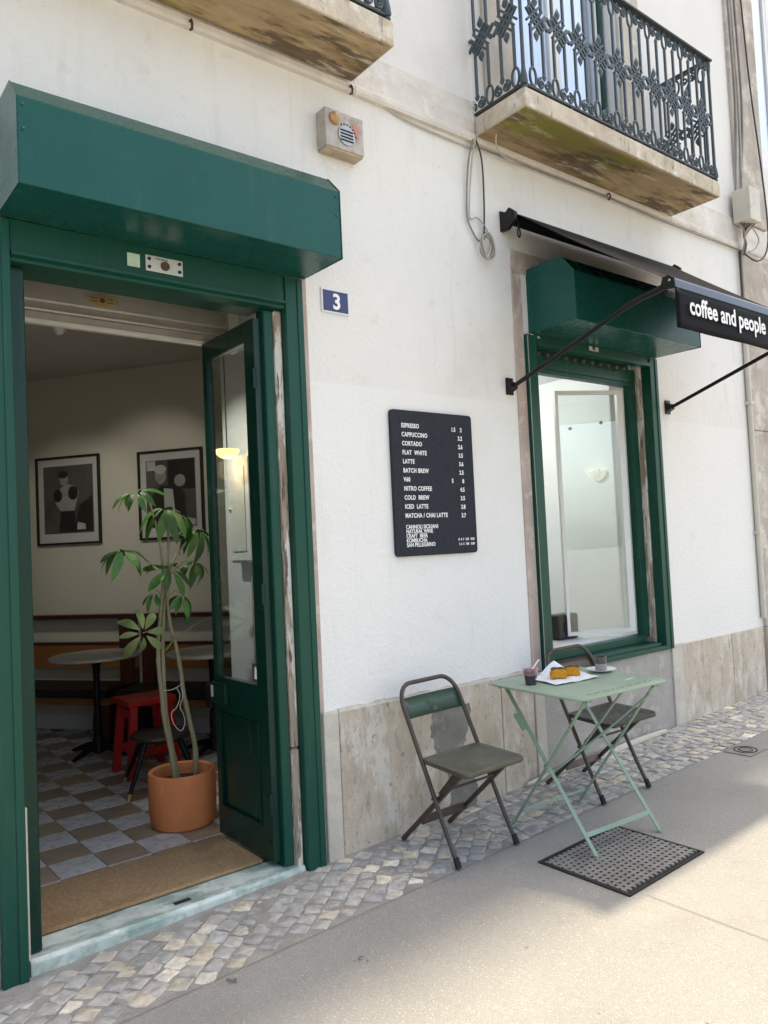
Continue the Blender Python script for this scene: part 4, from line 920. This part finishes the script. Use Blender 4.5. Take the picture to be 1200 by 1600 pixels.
# white casement hinged on the right jamb and swung well inwards
ang = math.atan2(.42-.17, 4.60-5.075); ca = Vector((math.cos(ang), math.sin(ang), 0)); cn = Vector((-ca.y, ca.x, 0)); hp = Vector((5.075, .185, 0)); CW = .54
def cas(b, a0, a1, z0, z1, t0=0, t1=.036):
    P_ = [hp+ca*a0+cn*t0, hp+ca*a1+cn*t0, hp+ca*a1+cn*t1, hp+ca*a0+cn*t1]; b.prism([p+Vector((0, 0, z0)) for p in P_], (0, 0, z1-z0))
b = B(); cas(b, 0, .045, .825, 2.64); cas(b, CW-.022, CW, .825, 2.64); cas(b, .045, CW-.022, .825, .852); cas(b, .045, CW-.022, 2.612, 2.64)
cs = b.build('casement', M['white_paint'], wn_)
b = B(); cas(b, .045, CW-.022, .852, 2.612, .016, .020); b.build('glass', M['glass'], cs)
for z in (1.02, 2.35):
    b = B(); cas(b, -.012, .02, z, z+.09, -.012, -.0005); b.build('hinge', M['frame_black'], cs)
for a, z in ((.17, 2.40), (.42, 2.36)):
    p = hp+ca*a+cn*.012+Vector((0, 0, z)); B().tube([p, p-cn*.012], .013, 12).build('suction_cup', M['cable_g'], cs)
# black speaker on the ledge
sp_ = thing('speaker', 'small black loudspeaker standing on the white ledge inside the shop window', 'speaker', (4.62, .47, .80))
B().box(4.50, 4.73, .42, .54, .802, .985).build('cabinet', M['frame_black'], sp_, bevel=.02, seg=3); B().tube([(4.615, .4195, .89), (4.615, .414, .89)], .06, 24).build('cone', M['iron_dark'], sp_)

# ================================================================== AWNING
aw = thing('awning', 'black drop-arm awning lettered in white over the shop window', 'awning', (4.5, 0, 3.5))
AX0, AX1 = 3.635, 5.44; YF, ZF = -1.115, 2.835
B().tube([(AX0+.03, -.075, 3.555), (AX1+.06, -.075, 3.555)], .038, 20).build('roller_tube', M['awning'], aw, smooth=50)
for x in (AX0-.01, AX1+.06):
    b = B(); b.prism([(x, -.001, 3.49), (x, -.06, 3.49), (x, -.125, 3.53), (x, -.125, 3.58), (x, -.08, 3.62), (x, -.05, 3.60), (x, -.001, 3.625)], (.03, 0, 0)); b.build('wall_bracket', M['black'], aw, bevel=.004)
ch = [(AX0-.02, -.11, 3.53), (AX0-.022, -.11, 3.49)]
B().tube([(AX0+.035+.012*math.cos(a), -.115, 3.455+.028*math.sin(a)) for a in [2*math.pi*i/14 for i in range(14)]], .005, 6, closed=True).build('crank_eye', M['black'], aw); B().tube([(AX0+.035, -.115, 3.483), (AX0+.035, -.11, 3.545)], .007, 8).build('crank_stem', M['black'], aw)
# fabric: slightly sagging sheet
b = B(); NX, NY = 24, 16; g = []
for i in range(NX+1):
    row = []
    for j in range(NY+1):
        u, v = i/NX, j/NY; x = AX0+.02+(AX1-AX0)*u; y = -.11+(YF+.11)*v; z = 3.575+(ZF+.025-3.575)*v-.022*math.sin(math.pi*v)*(1-.4*math.cos(2*math.pi*u))
        row.append(b.bm.verts.new((x, y, z)))
    g.append(row)
for i in range(NX):
    for j in range(NY): b.bm.faces.new((g[i][j], g[i+1][j], g[i+1][j+1], g[i][j+1]))
fo = b.build('fabric', M['awning'], aw, smooth=70); md = fo.modifiers.new('t', 'SOLIDIFY'); md.thickness = .003
# front bar and valance
b = B(); pr = [(.03, -.005), (.02, .028), (-.012, .034), (-.038, .012), (-.042, -.03), (-.03, -.034), (.02, -.028)]
b.prism([(AX0-.005, YF+p[0], ZF+p[1]) for p in pr], (AX1-AX0+.06, 0, 0)); b.build('front_bar', M['awning_bar'], aw, bevel=.004)
for x in (AX0-.014, AX1+.056):
    b = B(); b.prism([(x, YF+p[0]*1.12, ZF+p[1]*1.12) for p in pr], (.008, 0, 0)); cp = b.build('end_cap', M['black'], aw)
    B().tube([(x-.001 if x < 4 else x+.009, YF-.018, ZF+.008), (x-.004 if x < 4 else x+.012, YF-.018, ZF+.008)], .006, 10).build('screw', M['aluminium'], cp)
b = B(); g = []; YV = YF-.034
def val(x, v): return (x, YV-.004*math.sin(x*9)*v-.006*math.sin(x*3.1+1)*v-.004*(1-v), ZF-.030-.208*v)
for i in range(41):
    x = AX0+(AX1-AX0+.04)*i/40; g.append([b.bm.verts.new(val(x, j/6)) for j in range(7)])
for i in range(40):
    for j in range(6): b.bm.faces.new((g[i][j], g[i+1][j], g[i+1][j+1], g[i][j+1]))
va = b.build('valance', M['awning'], aw, smooth=70); md = va.modifiers.new('t', 'SOLIDIFY'); md.thickness = .003; md.offset = 0
tx = 3.742
for wd_ in ('coffee', 'and', 'people'):
    lt = text_obj('lettering', wd_, (tx, YV-.0165, 2.680), .131, M['white'], va, sx=.88, bold=.0026)
    tx = max(v.co.x for v in lt.data.vertices)+root_loc(va).x+.034
# drop arms
for x in (3.628, 5.405):
    B().tube([(x, -.045, 2.505), (x, -.85, 2.772), (x, -.90, 2.787), (x, -.955, 2.80), (x, -1.06, 2.812), (x, YF+.032, 2.82)], [.0135, .0135, .0165, .0165, .0165, .0165], 12).build('arm', M['black'], aw, smooth=40)
    b = B(); b.prism([(x-.03, -.001, 2.455), (x-.03, -.014, 2.455), (x-.03, -.014, 2.475), (x-.03, -.05, 2.49), (x-.03, -.05, 2.525), (x-.03, -.014, 2.54), (x-.03, -.014, 2.56), (x-.03, -.001, 2.56)], (.06, 0, 0)); b.build('arm_bracket', M['black'], aw, bevel=.003)

# ================================================================== THINGS ON THE WALL
mb = thing('menu_board', 'dark grey felt menu board with white letters on the plaster wall', 'menu board', (2.95, 0, 1.49))
def rrect(x0, x1, z0, z1, r, y, n=6):
    out = []
    for cx, cz, a0 in ((x1-r, z1-r, 0), (x0+r, z1-r, 90), (x0+r, z0+r, 180), (x1-r, z0+r, 270)):
        for i in range(n+1): a = math.radians(a0+90*i/n); out.append((cx+r*math.cos(a), y, cz+r*math.sin(a)))
    return out
B().prism(rrect(2.645, 3.26, 1.490, 2.295, .022, -.001), (0, -.022, 0)).build('board', M['felt'], mb, bevel=.002, seg=1)
TY = -.0245
items = [('ESPRESSO', '2'), ('CAPPUCCINO', '3.2'), ('CORTADO', '2.6'), ('FLAT  WHITE', '3.5'), ('LATTE', '3.6'), ('BATCH BREW', '2.5'), ('V60', '8'), ('NITRO COFFEE', '4.5'), ('COLD  BREW', '3.5'), ('ICED  LATTE', '3.8'), ('MATCHA / CHAI LATTE', '3.7')]
for i, (a, c) in enumerate(items):
    z = 2.198-.0497*i
    text_obj('lettering', a, (2.716, TY, z), .034, M['white'], mb, sx=.80, bold=.0009, space=1.12); text_obj('lettering', c, (3.175, TY, z-.004), .034, M['white'], mb, 'RIGHT', .85, .0009)
for c, x, z in (('1.5', 3.125, 2.194), ('5', 3.09, 2.198-.0497*6-.004)): text_obj('lettering', c, (x, TY, z), .034, M['white'], mb, 'RIGHT', .85, .0009)
for i, a in enumerate(['CANNOLI SICILIANI', 'NATURAL WINE', 'CRAFT  BEER', 'KOMBUCHA', 'SAN PELLEGRINO']): text_obj('lettering', a, (2.716, TY, 1.640-.0248*i), .031, M['white'], mb, sx=.86, bold=.0006)
for i, a in enumerate(['M  A  F   8.30   18.00', 'S  A  S   9.00   18.00']): text_obj('lettering', a, (3.235, TY, 1.564-.027*i), .020, M['white'], mb, 'RIGHT', .75, .0004)

np_ = thing('house_number_plate', 'small blue and white enamel house number plate reading 3 beside the doorway', 'number plate', (2.325, 0, 2.77))
B().box(2.236, 2.413, -.008, -.001, 2.771, 2.899).build('plate', M['enamel'], np_, bevel=.003)
B().box(2.246, 2.403, -.0095, -.0082, 2.781, 2.889).build('blue_field', M['blue'], np_)
text_obj('numeral', '3', (2.330, -.0105, 2.796), .112, M['white'], np_, 'CENTER', .95, .0032)

sr = thing('alarm_siren', 'weathered clear plastic alarm siren box with amber lamp on the wall', 'alarm box', (2.36, 0, 3.62))
B().box(2.255, 2.50, -.085, -.002, 3.622, 3.822).build('case', M['siren'], sr, bevel=.006)
B().box(2.262, 2.495, -.078, -.004, 3.612, 3.6215).build('base', M['siren_w'], sr)
B().tube([(2.312, -.0855, 3.772), (2.312, -.098, 3.772), (2.312, -.103, 3.772)], [.034, .032, .02], 20).build('lamp', M['amber'], sr, smooth=40)
gr_ = B().tube([(2.385, -.0855, 3.700), (2.385, -.092, 3.700)], .052, 28).build('grille', M['chrome'], sr)
for k in range(4): B().box(2.345, 2.425, -.0945, -.0922, 3.668+.017*k, 3.675+.017*k).build('grille_slot', M['iron_dark'], gr_)
B().prism([(2.425, -.0857, 3.775), (2.452, -.0857, 3.778), (2.470, -.0857, 3.705), (2.455, -.0857, 3.70)], (0, -.0012, 0)).build('badge', M['orange'], sr)
for k in range(7): a = math.radians(10+18*k); B().box(2.385+.062*math.cos(a)-.004, 2.385+.062*math.cos(a)+.004, -.0868, -.0857, 3.70+.062*math.sin(a)-.004, 3.70+.062*math.sin(a)+.004).build('badge_letter', M['iron_dark'], sr)

cc = thing('cable_coil', 'loose white and grey cable hanging in a coil from the string course', 'cable', (3.42, 0, 3.4))
k0 = (3.405, -.045, 4.015)
B().tube(smooth_path([(3.40, -.03, 4.03), (3.345, -.03, 3.86), (3.325, -.02, 3.65), (3.32, -.02, 3.51), (3.35, -.02, 3.44), (3.40, -.02, 3.385), (3.45, -.02, 3.40), (3.475, -.02, 3.45)]), .0055, 6).build('strand', M['cable_g'], cc, smooth=60)
B().tube(smooth_path([(3.415, -.035, 4.03), (3.37, -.036, 3.87), (3.34, -.03, 3.65), (3.33, -.03, 3.50), (3.40, -.025, 3.52), (3.48, -.025, 3.46), (3.50, -.025, 3.37), (3.455, -.025, 3.30), (3.41, -.03, 3.33), (3.42, -.03, 3.40)]), .005, 6).build('strand', M['cable'], cc, smooth=60)
B().tube(smooth_path([(3.41, -.03, 4.025), (3.46, -.03, 3.90), (3.468, -.025, 3.65), (3.452, -.025, 3.42)]), .0055, 6).build('strand', M['cable_d'], cc, smooth=60)
for k in range(4): B().tube([(3.455+.052*math.cos(a)+.006*math.sin(3*a+k), -.035-.008*k, 3.345+(.072+.004*k)*math.sin(a)) for a in [2*math.pi*i/22 for i in range(22)]], .0048, 6, closed=True).build('loop', M['cable' if k % 2 else 'cable_g'], cc, smooth=60)
B().tube(smooth_path([(3.41, -.05, 4.02), (3.44, -.12, 4.10), (3.475, -.16, 4.08), (3.52, -.10, 4.00), (3.62, -.05, 3.965), (3.80, -.045, 3.955)]), .0055, 6).build('strand', M['cable'], cc, smooth=60)
B().lathe([(0, -.012), (.012, 0), (0, .012)], (3.332, -.028, 3.50), 8).build('tape', M['cable'], cc, smooth=60)
for (y, m_, z_, lab) in ((-.044, 'cable_g', 3.975, 'thin grey cable running along the wall below the string course'), (-.012, 'cable', 3.962, 'thin pale cable running along the wall above the shutter box')):
    x = [.5, 1.2, 2.48, 2.9, 3.4] if m_ == 'cable' else [3.41, 4.2, 4.75, 5.6, 6.65]
    tag(B().tube(smooth_path([(a, y*.5-.006, z_+.008*math.sin(a*3)+(.05 if (m_ == 'cable' and a < 2.6) else 0)) for a in x]), .006, 6).build('wall_cable', M[m_], smooth=60), lab, 'cable')
def hook(x, z, lab):
    tag(B().tube([(x, -.001, z+.03), (x, -.05, z+.03), (x, -.058, z+.01), (x+.002, -.05, z-.012), (x, -.035, z-.008)], .0065, 8).build('wall_hook', M['rust'], smooth=50), lab, 'hook')
hook(2.462, 3.985, 'rusty iron hook at the corner of the mossy balcony'); hook(4.75, 3.97, 'rusty iron hook under the balcony above the awning'); hook(1.55, 3.985, 'rusty iron hook under the balcony above the long green shutter box')
jb = thing('junction_box', 'cream cable junction box with bundled wires on the stone pilaster', 'junction box', (6.66, -.1, 4.19))
B().box(6.575, 6.76, -.19, -.0365, 4.19, 4.475).build('case', M['cream'], jb, bevel=.006)
rk = random.Random(8)
for k in range(7):
    x = 6.595+.022*k; B().tube(smooth_path([(x, -.08-.012*k, 4.19), (x+rk.uniform(-.03, .02), -.12+.01*k, 4.11), (6.64+.006*k, -.09, 4.02), (6.655+.006*k, -.055, 3.93)]), .007, 6).build('wire', M[rk.choice(['cable_d', 'cable_g', 'cable_d'])], jb, smooth=60)
B().tube(smooth_path([(6.75, -.1, 4.20), (6.80, -.14, 4.07), (6.74, -.12, 3.97), (6.68, -.07, 3.95)]), .006, 6).build('wire', M['cable'], jb, smooth=60)
B().tube(smooth_path([(6.665, -.06, 3.95), (6.85, -.09, 3.90), (7.02, -.10, 4.02), (7.10, -.09, 4.3), (7.08, -.07, 4.9), (7.02, -.05, 5.6), (6.95, -.045, 6.6)]), .008, 6).build('wire', M['cable_d'], jb, smooth=60)
rcables = [((6.74, 'cable_g'), (6.60, 4.475)), ((6.80, 'cable'), (6.72, 4.6)), ((6.86, 'cable_g'), (6.70, 4.5))]
for k, ((xt, m_), (xb, zb)) in enumerate(rcables):
    tag(B().tube(smooth_path([(xt-.02, -.04, 7.2), (xt, -.038, 6.2), (xt+.01, -.038, 5.3), (xb+.05, -.045, zb+.1), (xb+.03, -.05, zb)]), .009, 6).build('riser_cable', M[m_], smooth=60), ['grey riser cable down the stone pilaster into the junction box', 'pale riser cable down the middle of the stone pilaster', 'grey riser cable beside the upper window'][k], 'cable', 'cables on the pilaster')
tag(B().tube([(6.668, -.03, 3.97), (6.66, -.03, 3.5), (6.662, -.03, 3.25)], .010, 8).build('riser_cable', M['cable_d'], smooth=60), 'dark cable hanging from the junction box to the lower conduit', 'cable', 'cables on the pilaster')
dp = thing('conduit_pipe', 'cream painted conduit running down beside the stone pilaster behind the awning', 'pipe', (6.67, -.03, .8))
B().tube([(6.668, -.026, 3.24), (6.67, -.026, 2.0), (6.672, -.026, .78)], .022, 12).build('pipe', M['cream'], dp, smooth=50)
for z in (1.5, 2.62, 3.2): B().box(6.635, 6.71, -.056, -.001, z, z+.03).build('clip', M['cream'], dp, bevel=.003)
B().box(6.52, 6.63, -.03, -.001, 3.22, 3.34).build('junction_cover', M['cream'], dp, bevel=.004)

# ================================================================== STREET IRONWORK
gr = thing('grate_cover', 'square cast iron drain cover with rows of holes under the green table', 'drain cover', (3.10, -1.01, gz(3.1)))
GX0, GX1, GY0, GY1 = 2.80, 3.395, -1.26, -.765; sl = .028
def gzf(x): return gz(x)
b = B()
def sbox(b, x0, x1, y0, y1, dz0, dz1):
    c = [(x, y, gzf(x)+dz) for x in (x0, x1) for y in (y0, y1) for dz in (dz0, dz1)]
    v = [b.bm.verts.new(q) for q in c]
    for f in ((0, 1, 3, 2), (4, 6, 7, 5), (0, 4, 5, 1), (2, 3, 7, 6), (0, 2, 6, 4), (1, 5, 7, 3)): b.bm.faces.new([v[i] for i in f])
e_ = .013
sbox(b, GX0, GX1, GY0, GY0+e_, -.02, .007); sbox(b, GX0, GX1, GY1-e_, GY1, -.02, .007); sbox(b, GX0, GX0+e_, GY0+e_, GY1-e_, -.02, .007); sbox(b, GX1-e_, GX1, GY0+e_, GY1-e_, -.02, .007)
b.build('frame', M['iron_dark'], gr)
b = B(); sbox(b, GX0+e_, GX1-e_, GY0+e_, GY1-e_, .0005, .0025); b.build('pit_plate', M['iron_dark'], gr)
# plate: grid of bars leaving square holes, alternate rows offset
b = B(); nx, ny = 17, 15; px = (GX1-GX0-2*e_-.012)/nx; py = (GY1-GY0-2*e_-.012)/ny; x00 = GX0+e_+.006; y00 = GY0+e_+.006
for j in range(ny+1): sbox(b, x00, x00+nx*px, y00+j*py-py*.27, y00+j*py+py*.27, .0026, .0088) if 0 < j < ny else None
for j in range(ny):
    for i in range(nx+1):
        xo = x00+(i+(.5 if j % 2 else 0))*px
        a, c = max(x00, xo-px*.24), min(x00+nx*px, xo+px*.24)
        if c-a > .003: sbox(b, a, c, y00+j*py+py*.27, y00+(j+1)*py-py*.27, .0026, .0086)
b.build('plate', M['iron'], gr, kind='stuff')
cv = thing('valve_cover', 'small square iron valve cover set in the pavement far along the wall', 'valve cover', (4.99, -.66, gz(4.99)))
b = B(); sbox(b, 4.88, 5.10, -.75, -.57, -.01, .006); b.build('lid', M['iron'], cv)
b = B()
for r_ in (.07, .042): b.tube([(4.99+r_*math.cos(a), -.66+r_*math.sin(a), gz(4.99+r_*math.cos(a))+.006) for a in [2*math.pi*i/24 for i in range(24)]], .004, 6, closed=True)
b.build('raised_ring', M['iron_dark'], cv)

# ================================================================== CHAIRS
def chair(label, seat_m, back_m, marks):
    t = thing('folding_chair', label, 'chair', (0, 0, 0), 'steel folding chairs with backs to the wall')
    # local: x across, seat faces -y, origin on the ground below the seat
    hw = .193; f = Vector((0, -.235, 0)); top = Vector((0, .155, .80))
    def P(s, u, dx=0): v = f.lerp(top, u); return Vector((s*hw*(1-.03*u)+dx, v.y, v.z))
    path = [P(-1, u) for u in (0, .2, .4, .6, .8, .88)]
    cpt = []
    for i in range(1, 9):
        a = math.pi/2*i/8; u = .88+.12*math.sin(a); q = P(-1, u); cpt.append(Vector((-hw*.97+.085*(1-math.cos(a)), q.y, q.z)))
    path += cpt+[Vector((x, cpt[-1].y, cpt[-1].z)) for x in (-.05, 0, .05)]+[Vector((-q.x, q.y, q.z)) for q in cpt[::-1]]+[P(1, u) for u in (.88, .8, .6, .4, .2, 0)]
    path = [p+Vector((0, 0, .012)) if i in (0, len(path)-1) else p for i, p in enumerate(path)]
    B().tube(path, .0115, 12).build('hoop_frame', M['tube'], t, smooth=50)
    for s in (-1, 1):
        ft = P(s, 0); B().tube([ft+Vector((0, -.006, 0)), ft+Vector((0, .012, .045))], [.0165, .0145], 12).build('rubber_foot', M['rubber'], t, smooth=50)
    # backrest panel, slightly curved
    b = B(); n = 10; g = []
    for i in range(n+1):
        x = -hw*.955+2*hw*.955*i/n; row = []
        for u in (.80, .92):
            q = P(1, u); bow = .006*(1-(2*i/n-1)**2); row.append(b.bm.verts.new((x, q.y+bow+.002, q.z)))
        g.append(row)
    for a, c in zip(g, g[1:]): b.bm.faces.new((a[0], c[0], c[1], a[1]))
    o = b.build('backrest', M[back_m], t, smooth=60); o.modifiers.new('t', 'SOLIDIFY').thickness = .006
    if marks:
        for k, row in enumerate(('ERS', 'III')):
            q = P(1, .875-.045*k); text_obj('stamp', row, (0, q.y-.0065, q.z-.010), .032, M['chair_mark'], t, 'CENTER', 1.1, .0005, Matrix.Rotation(R(90-26), 4, 'X'))
    # seat pan with rolled rim
    sy0, sy1, sz = -.345, -.005, .452
    def seat_outline(ins, z0):
        out = []
        for cx, cy, r_, a0 in ((.165-ins, sy1-.05+0, .05-ins*.5, 0), (-.165+ins, sy1-.05, .05-ins*.5, 90), (-.168+ins, sy0+.055, .055-ins*.5, 180), (.168-ins, sy0+.055, .055-ins*.5, 270)):
            for i in range(6): a = math.radians(a0+18*i); out.append(Vector((cx+(.012 if cx > 0 else -.012)*0+r_*.6*math.cos(a), cy+(r_-ins*.5)*math.sin(a), z0+.012*(cy+r_*math.sin(a)-sy0)/.34)))
        return out
    b = B(); rings = [seat_outline(.004, sz-.022), seat_outline(0, sz-.008), seat_outline(.003, sz), seat_outline(.028, sz+.001), seat_outline(.042, sz-.006)]
    vr = [[b.bm.verts.new(p) for p in r_] for r_ in rings]; n = len(vr[0])
    for a, c in zip(vr, vr[1:]):
        for i in range(n): b.bm.faces.new((a[i], a[(i+1) % n], c[(i+1) % n], c[i]))
    b.bm.faces.new(vr[-1]); b.bm.faces.new(vr[0][::-1])
    b.build('seat', M[seat_m], t, smooth=50)
    # crossing rear legs
    for s in (-1, 1):
        x = s*.158
        B().bar((x, -.27, .432), (x, .225, .0), .020, .026, (1, 0, 0)).build('rear_leg', M['tube'], t, bevel=.003, seg=1)
        B().bar((x+s*.004, -.235, .425), (x+s*.004, -.11, .30), .030, .012, (1, 0, 0)).build('hinge_plate', M['tube'], t)
        B().tube([(x, -.085, .279), (s*hw*1.04, -.088, .287)], .008, 8).build('pivot', M['tube'], t)
    B().tube([(-.158, -.16, .336), (.158, -.16, .336)], .0065, 8).build('cross_rod', M['tube'], t)
    B().box(-.150, .150, .075, .083, .105, .145, Matrix.Rotation(R(-45), 3, 'X')).build('stretcher', M['tube'], t)
    return t
c1 = chair('brown steel folding chair with olive seat and green backrest plate by the dark wall patch', 'seat', 'chair_green', True); c1.location = (2.70, -.312, gz(2.70)+.006); c1.rotation_euler = (0, -.028, R(-2))
c2 = chair('dark steel folding chair half hidden behind the green table, beneath the shop window', 'seat_b', 'tube', False); c2.location = (3.815, -.335, gz(3.815)+.006); c2.rotation_euler = (0, -.028, R(-5))

# ================================================================== TABLE
tb = thing('bistro_table', 'square sage green folding metal bistro table set between the two chairs', 'table', (0, 0, 0))
H = .755; hs = .325
def rr2(h, r, z, n=7):
    out = []
    for cx, cy, a0 in ((h-r, h-r, 0), (-h+r, h-r, 90), (-h+r, -h+r, 180), (h-r, -h+r, 270)):
        for i in range(n+1): a = math.radians(a0+90*i/n); out.append(Vector((cx+r*math.cos(a), cy+r*math.sin(a), z)))
    return out
b = B(); rings = [rr2(hs-.003, .05, H-.014), rr2(hs, .052, H-.011), rr2(hs, .052, H-.004), rr2(hs-.006, .05, H)]
vr = [[b.bm.verts.new(p) for p in r_] for r_ in rings]; n = len(vr[0])
for a, c in zip(vr, vr[1:]):
    for i in range(n): b.bm.faces.new((a[i], a[(i+1) % n], c[(i+1) % n], c[i]))
b.bm.faces.new(vr[-1]); b.bm.faces.new(vr[0][::-1])
B().box(-.26, .26, -.26, .26, H-.022, H-.0142).build('top_frame', M['sage_leg'], tb)
tt = b.build('table_top', M['sage'], tb, smooth=35)
rs = random.Random(12); x = -.23
while x < .24:
    w_ = rs.choice((.018, .03, .045)); B().box(x, x+w_, -.283, -.2785, H+.0002, H+.0008).build('slot', M['slot'], tt); x += w_+rs.choice((.008, .014, .024))
for x in (.16, .19, .215): B().box(x, x+.022, -.185+(x-.16)*.2, -.178+(x-.16)*.2, H+.0002, H+.0009).build('paint_chip', M['white'], tt)
fx = .245; fy = .275
for s in (-1, 1):
    x = s*fx
    B().bar((x-.012*s, .285, H-.024), (x-.012*s, -fy, .008), .006, .024, (1, 0, 0)).build('leg', M['sage_leg'], tb, bevel=.0015, seg=1)
    B().bar((x+.004*s, -.285, H-.024), (x+.004*s, fy, .008), .006, .024, (1, 0, 0)).build('leg', M['sage_leg'], tb, bevel=.0015, seg=1)
    for y, xx in ((-fy, x-.012*s), (fy, x+.004*s)): B().tube([(xx, y, .0), (xx, y, .012)], [.013, .008], 10).build('foot', M['sage_leg'], tb)
    B().tube([(x-.018*s, .003, .372), (x+.012*s, .003, .372)], .007, 8).build('pivot', M['sage_leg'], tb)
    B().box(x-.03, x+.01, .278, .296, H-.034, H-.0225).build('hinge_bracket', M['sage_leg'], tb)
    B().box(x-.008, x+.03, -.296, -.278, H-.034, H-.0225).build('hinge_bracket', M['sage_leg'], tb)
B().bar((-fx+.016, -.215, .085), (fx-.016, -.215, .085), .006, .022, (0, .55, .8)).build('stretcher', M['sage_leg'], tb)
B().bar((-fx-.002, .205, .10), (fx+.002, .205, .10), .006, .012, (0, .55, .8)).build('stretcher', M['sage_leg'], tb)
B().tube([(-fx+.02, .07, .27), (.10, -.12, .52), (fx-.006, -.26, .685)], .0055, 6).build('locking_rod', M['sage_leg'], tb)
B().bar((-fx-.014, .19, .60), (-fx-.014, .13, .53), .010, .026, (1, 0, 0)).build('catch', M['sage_leg'], tb)
B().bar((.02, -.27, H-.03), (.06, .10, .33), .006, .016, (1, 0, 0)).build('brace', M['sage_leg'], tb)
TC = Vector((3.262, -.690, gz(3.262)+.004)); tb.location = TC; tb.rotation_euler = (0, -.014, R(-5)); TZ = TC.z+H
# ------------------------------------------------------------------ on the table
cp = Vector((3.535, -.640, TZ+.002+.014*.27))
t = thing('saucer', 'round white china saucer near the table corner', 'saucer', cp)
B().lathe([(0, 0), (.045, 0), (.05, .003), (.078, .012), (.0795, .0145), (.077, .0150), (.05, .007), (0, .006)], cp, 40).build('dish', M['plate'], t, smooth=50)
t = thing('coffee_cup', 'small two-tone grey ceramic coffee cup on the white saucer', 'cup', cp+Vector((-.002, .0, .0065)))
q = cp+Vector((-.002, 0, .0065))
B().lathe([(0, 0), (.026, 0), (.029, .003), (.031, .012), (.0315, .036)], q, 32).build('lower_body', M['ceramic'], t, smooth=50)
B().lathe([(.0315, .036), (.0315, .066), (.030, .0735), (.0275, .073), (.0275, .060), (0, .058)], q, 32).build('upper_body', M['ceramic_d'], t, smooth=50)
B().lathe([(.0272, .0585), (0, .0592)], q, 24).build('coffee', M['coffee'], t)
q = Vector((3.045, -.565, TZ-.001))
t = thing('berry_cup', 'clear plastic cup of dark purple berry smoothie with pale spoon', 'cup', q)
B().lathe([(0, 0), (.027, 0), (.028, .002), (.033, .045), (0, .046)], q, 28).build('smoothie', M['berry'], t, smooth=50)
B().lathe([(.0335, .0465), (.037, .066), (.026, .078), (.012, .076), (0, .082)], q, 20).build('topping', M['berry_foam'], t, smooth=60)
B().lathe([(.0285, .001), (.0345, .046), (.0405, .082), (.042, .083), (.0415, .085), (.0395, .084), (.036, .060)], q, 28).build('cup_wall', M['glass_cup'], t, smooth=50)
b = B(); b.bar(q+Vector((.005, -.005, .070)), q+Vector((.075, .005, .115)), .010, .003); b.build('spoon', M['straw'], t, bevel=.001)
for k, (dx, dz) in enumerate(((-.012, .030), (-.002, .034), (.008, .037))): a = Vector((.03, -.018+dx*.0, 0)); B().box(q.x+.012+dx, q.x+.018+dx, q.y-.0335, q.y-.0325, q.z+dz-.006, q.z+dz+.002).build('cup_print', M['white'], t)
# paper wrapper: crumpled sheet with one raised corner
t = thing('paper_wrapper', 'crumpled white paper sheet under the cake slices', 'paper', (3.26, -.58, TZ))
def paper(b, pts, n, f):
    g = []
    for i in range(n+1):
        row = []
        for j in range(n+1):
            u, v = i/n, j/n; p = (Vector(pts[0])*(1-u)*(1-v)+Vector(pts[1])*u*(1-v)+Vector(pts[2])*u*v+Vector(pts[3])*(1-u)*v)
            row.append(b.bm.verts.new(p+Vector((0, 0, f(u, v)))))
        g.append(row)
    for i in range(n):
        for j in range(n): b.bm.faces.new((g[i][j], g[i+1][j], g[i+1][j+1], g[i][j+1]))
b = B(); paper(b, [(3.085, -.70, TZ+.002), (3.38, -.74, TZ+.0055), (3.46, -.53, TZ+.0075), (3.13, -.46, TZ+.003)], 16, lambda u, v: .003+.0022*math.sin(9*u+5*v)+.0012*math.sin(23*u-14*v)+max(0, .075*min(1, max(0, v-.70)/.3)*(1-abs(u-.55)*3.2))+.06*max(0, .16-u)*max(0, v-.3))
o = b.build('sheet', M['napkin'], t); o.modifiers.new('t', 'SOLIDIFY').thickness = .0008
t = thing('folded_napkin', 'flat folded white napkin lying in front of the cake slices', 'napkin', (3.20, -.72, TZ))
B().box(-.085, .085, -.018, .018, 0, .004).build('napkin', M['napkin'], t, bevel=.0015); t.location = (3.185, -.735, TZ+.0012); t.rotation_euler = (0, -.014, R(12)); 
def cake(c, rz, w_, label):
    t = thing('cake_slice', label, 'cake', c, 'orange cake pieces on the paper')
    b = B(); n = 12; prof = []
    for i in range(n+1): a = math.pi*i/n; prof.append((math.copysign(w_*abs(math.cos(a))**.55, math.cos(a))*rl.uniform(.93, 1.05), .046*math.sin(a)**.38*rl.uniform(.93, 1.06) if 0 < i < n else 0))
    b.prism([(p[0], -.023, p[1]) for p in prof], (0, .046, 0)); bmesh.ops.translate(b.bm, verts=b.bm.verts, vec=Vector(c)); b.build('crumb', M['cake'], t, bevel=.004, seg=2, smooth=60)
    b = B(); b.prism([(p[0]*1.05, -.020, p[1]*1.08+.0006) for p in prof[3:-3]]+[(p[0]*1.005, -.020, p[1]*1.003) for p in prof[3:-3]][::-1], (0, .044, 0)); bmesh.ops.translate(b.bm, verts=b.bm.verts, vec=Vector(c)); b.build('crust', M['choc'], t)
    t.rotation_euler = (0, 0, rz)
cake((3.225, -.600, TZ+.011), R(-38), .042, 'left orange cake piece with dark chocolate crust beside the smoothie'); cake((3.315, -.612, TZ+.012), R(-40), .042, 'orange cake piece with dark crust nearer the white saucer')
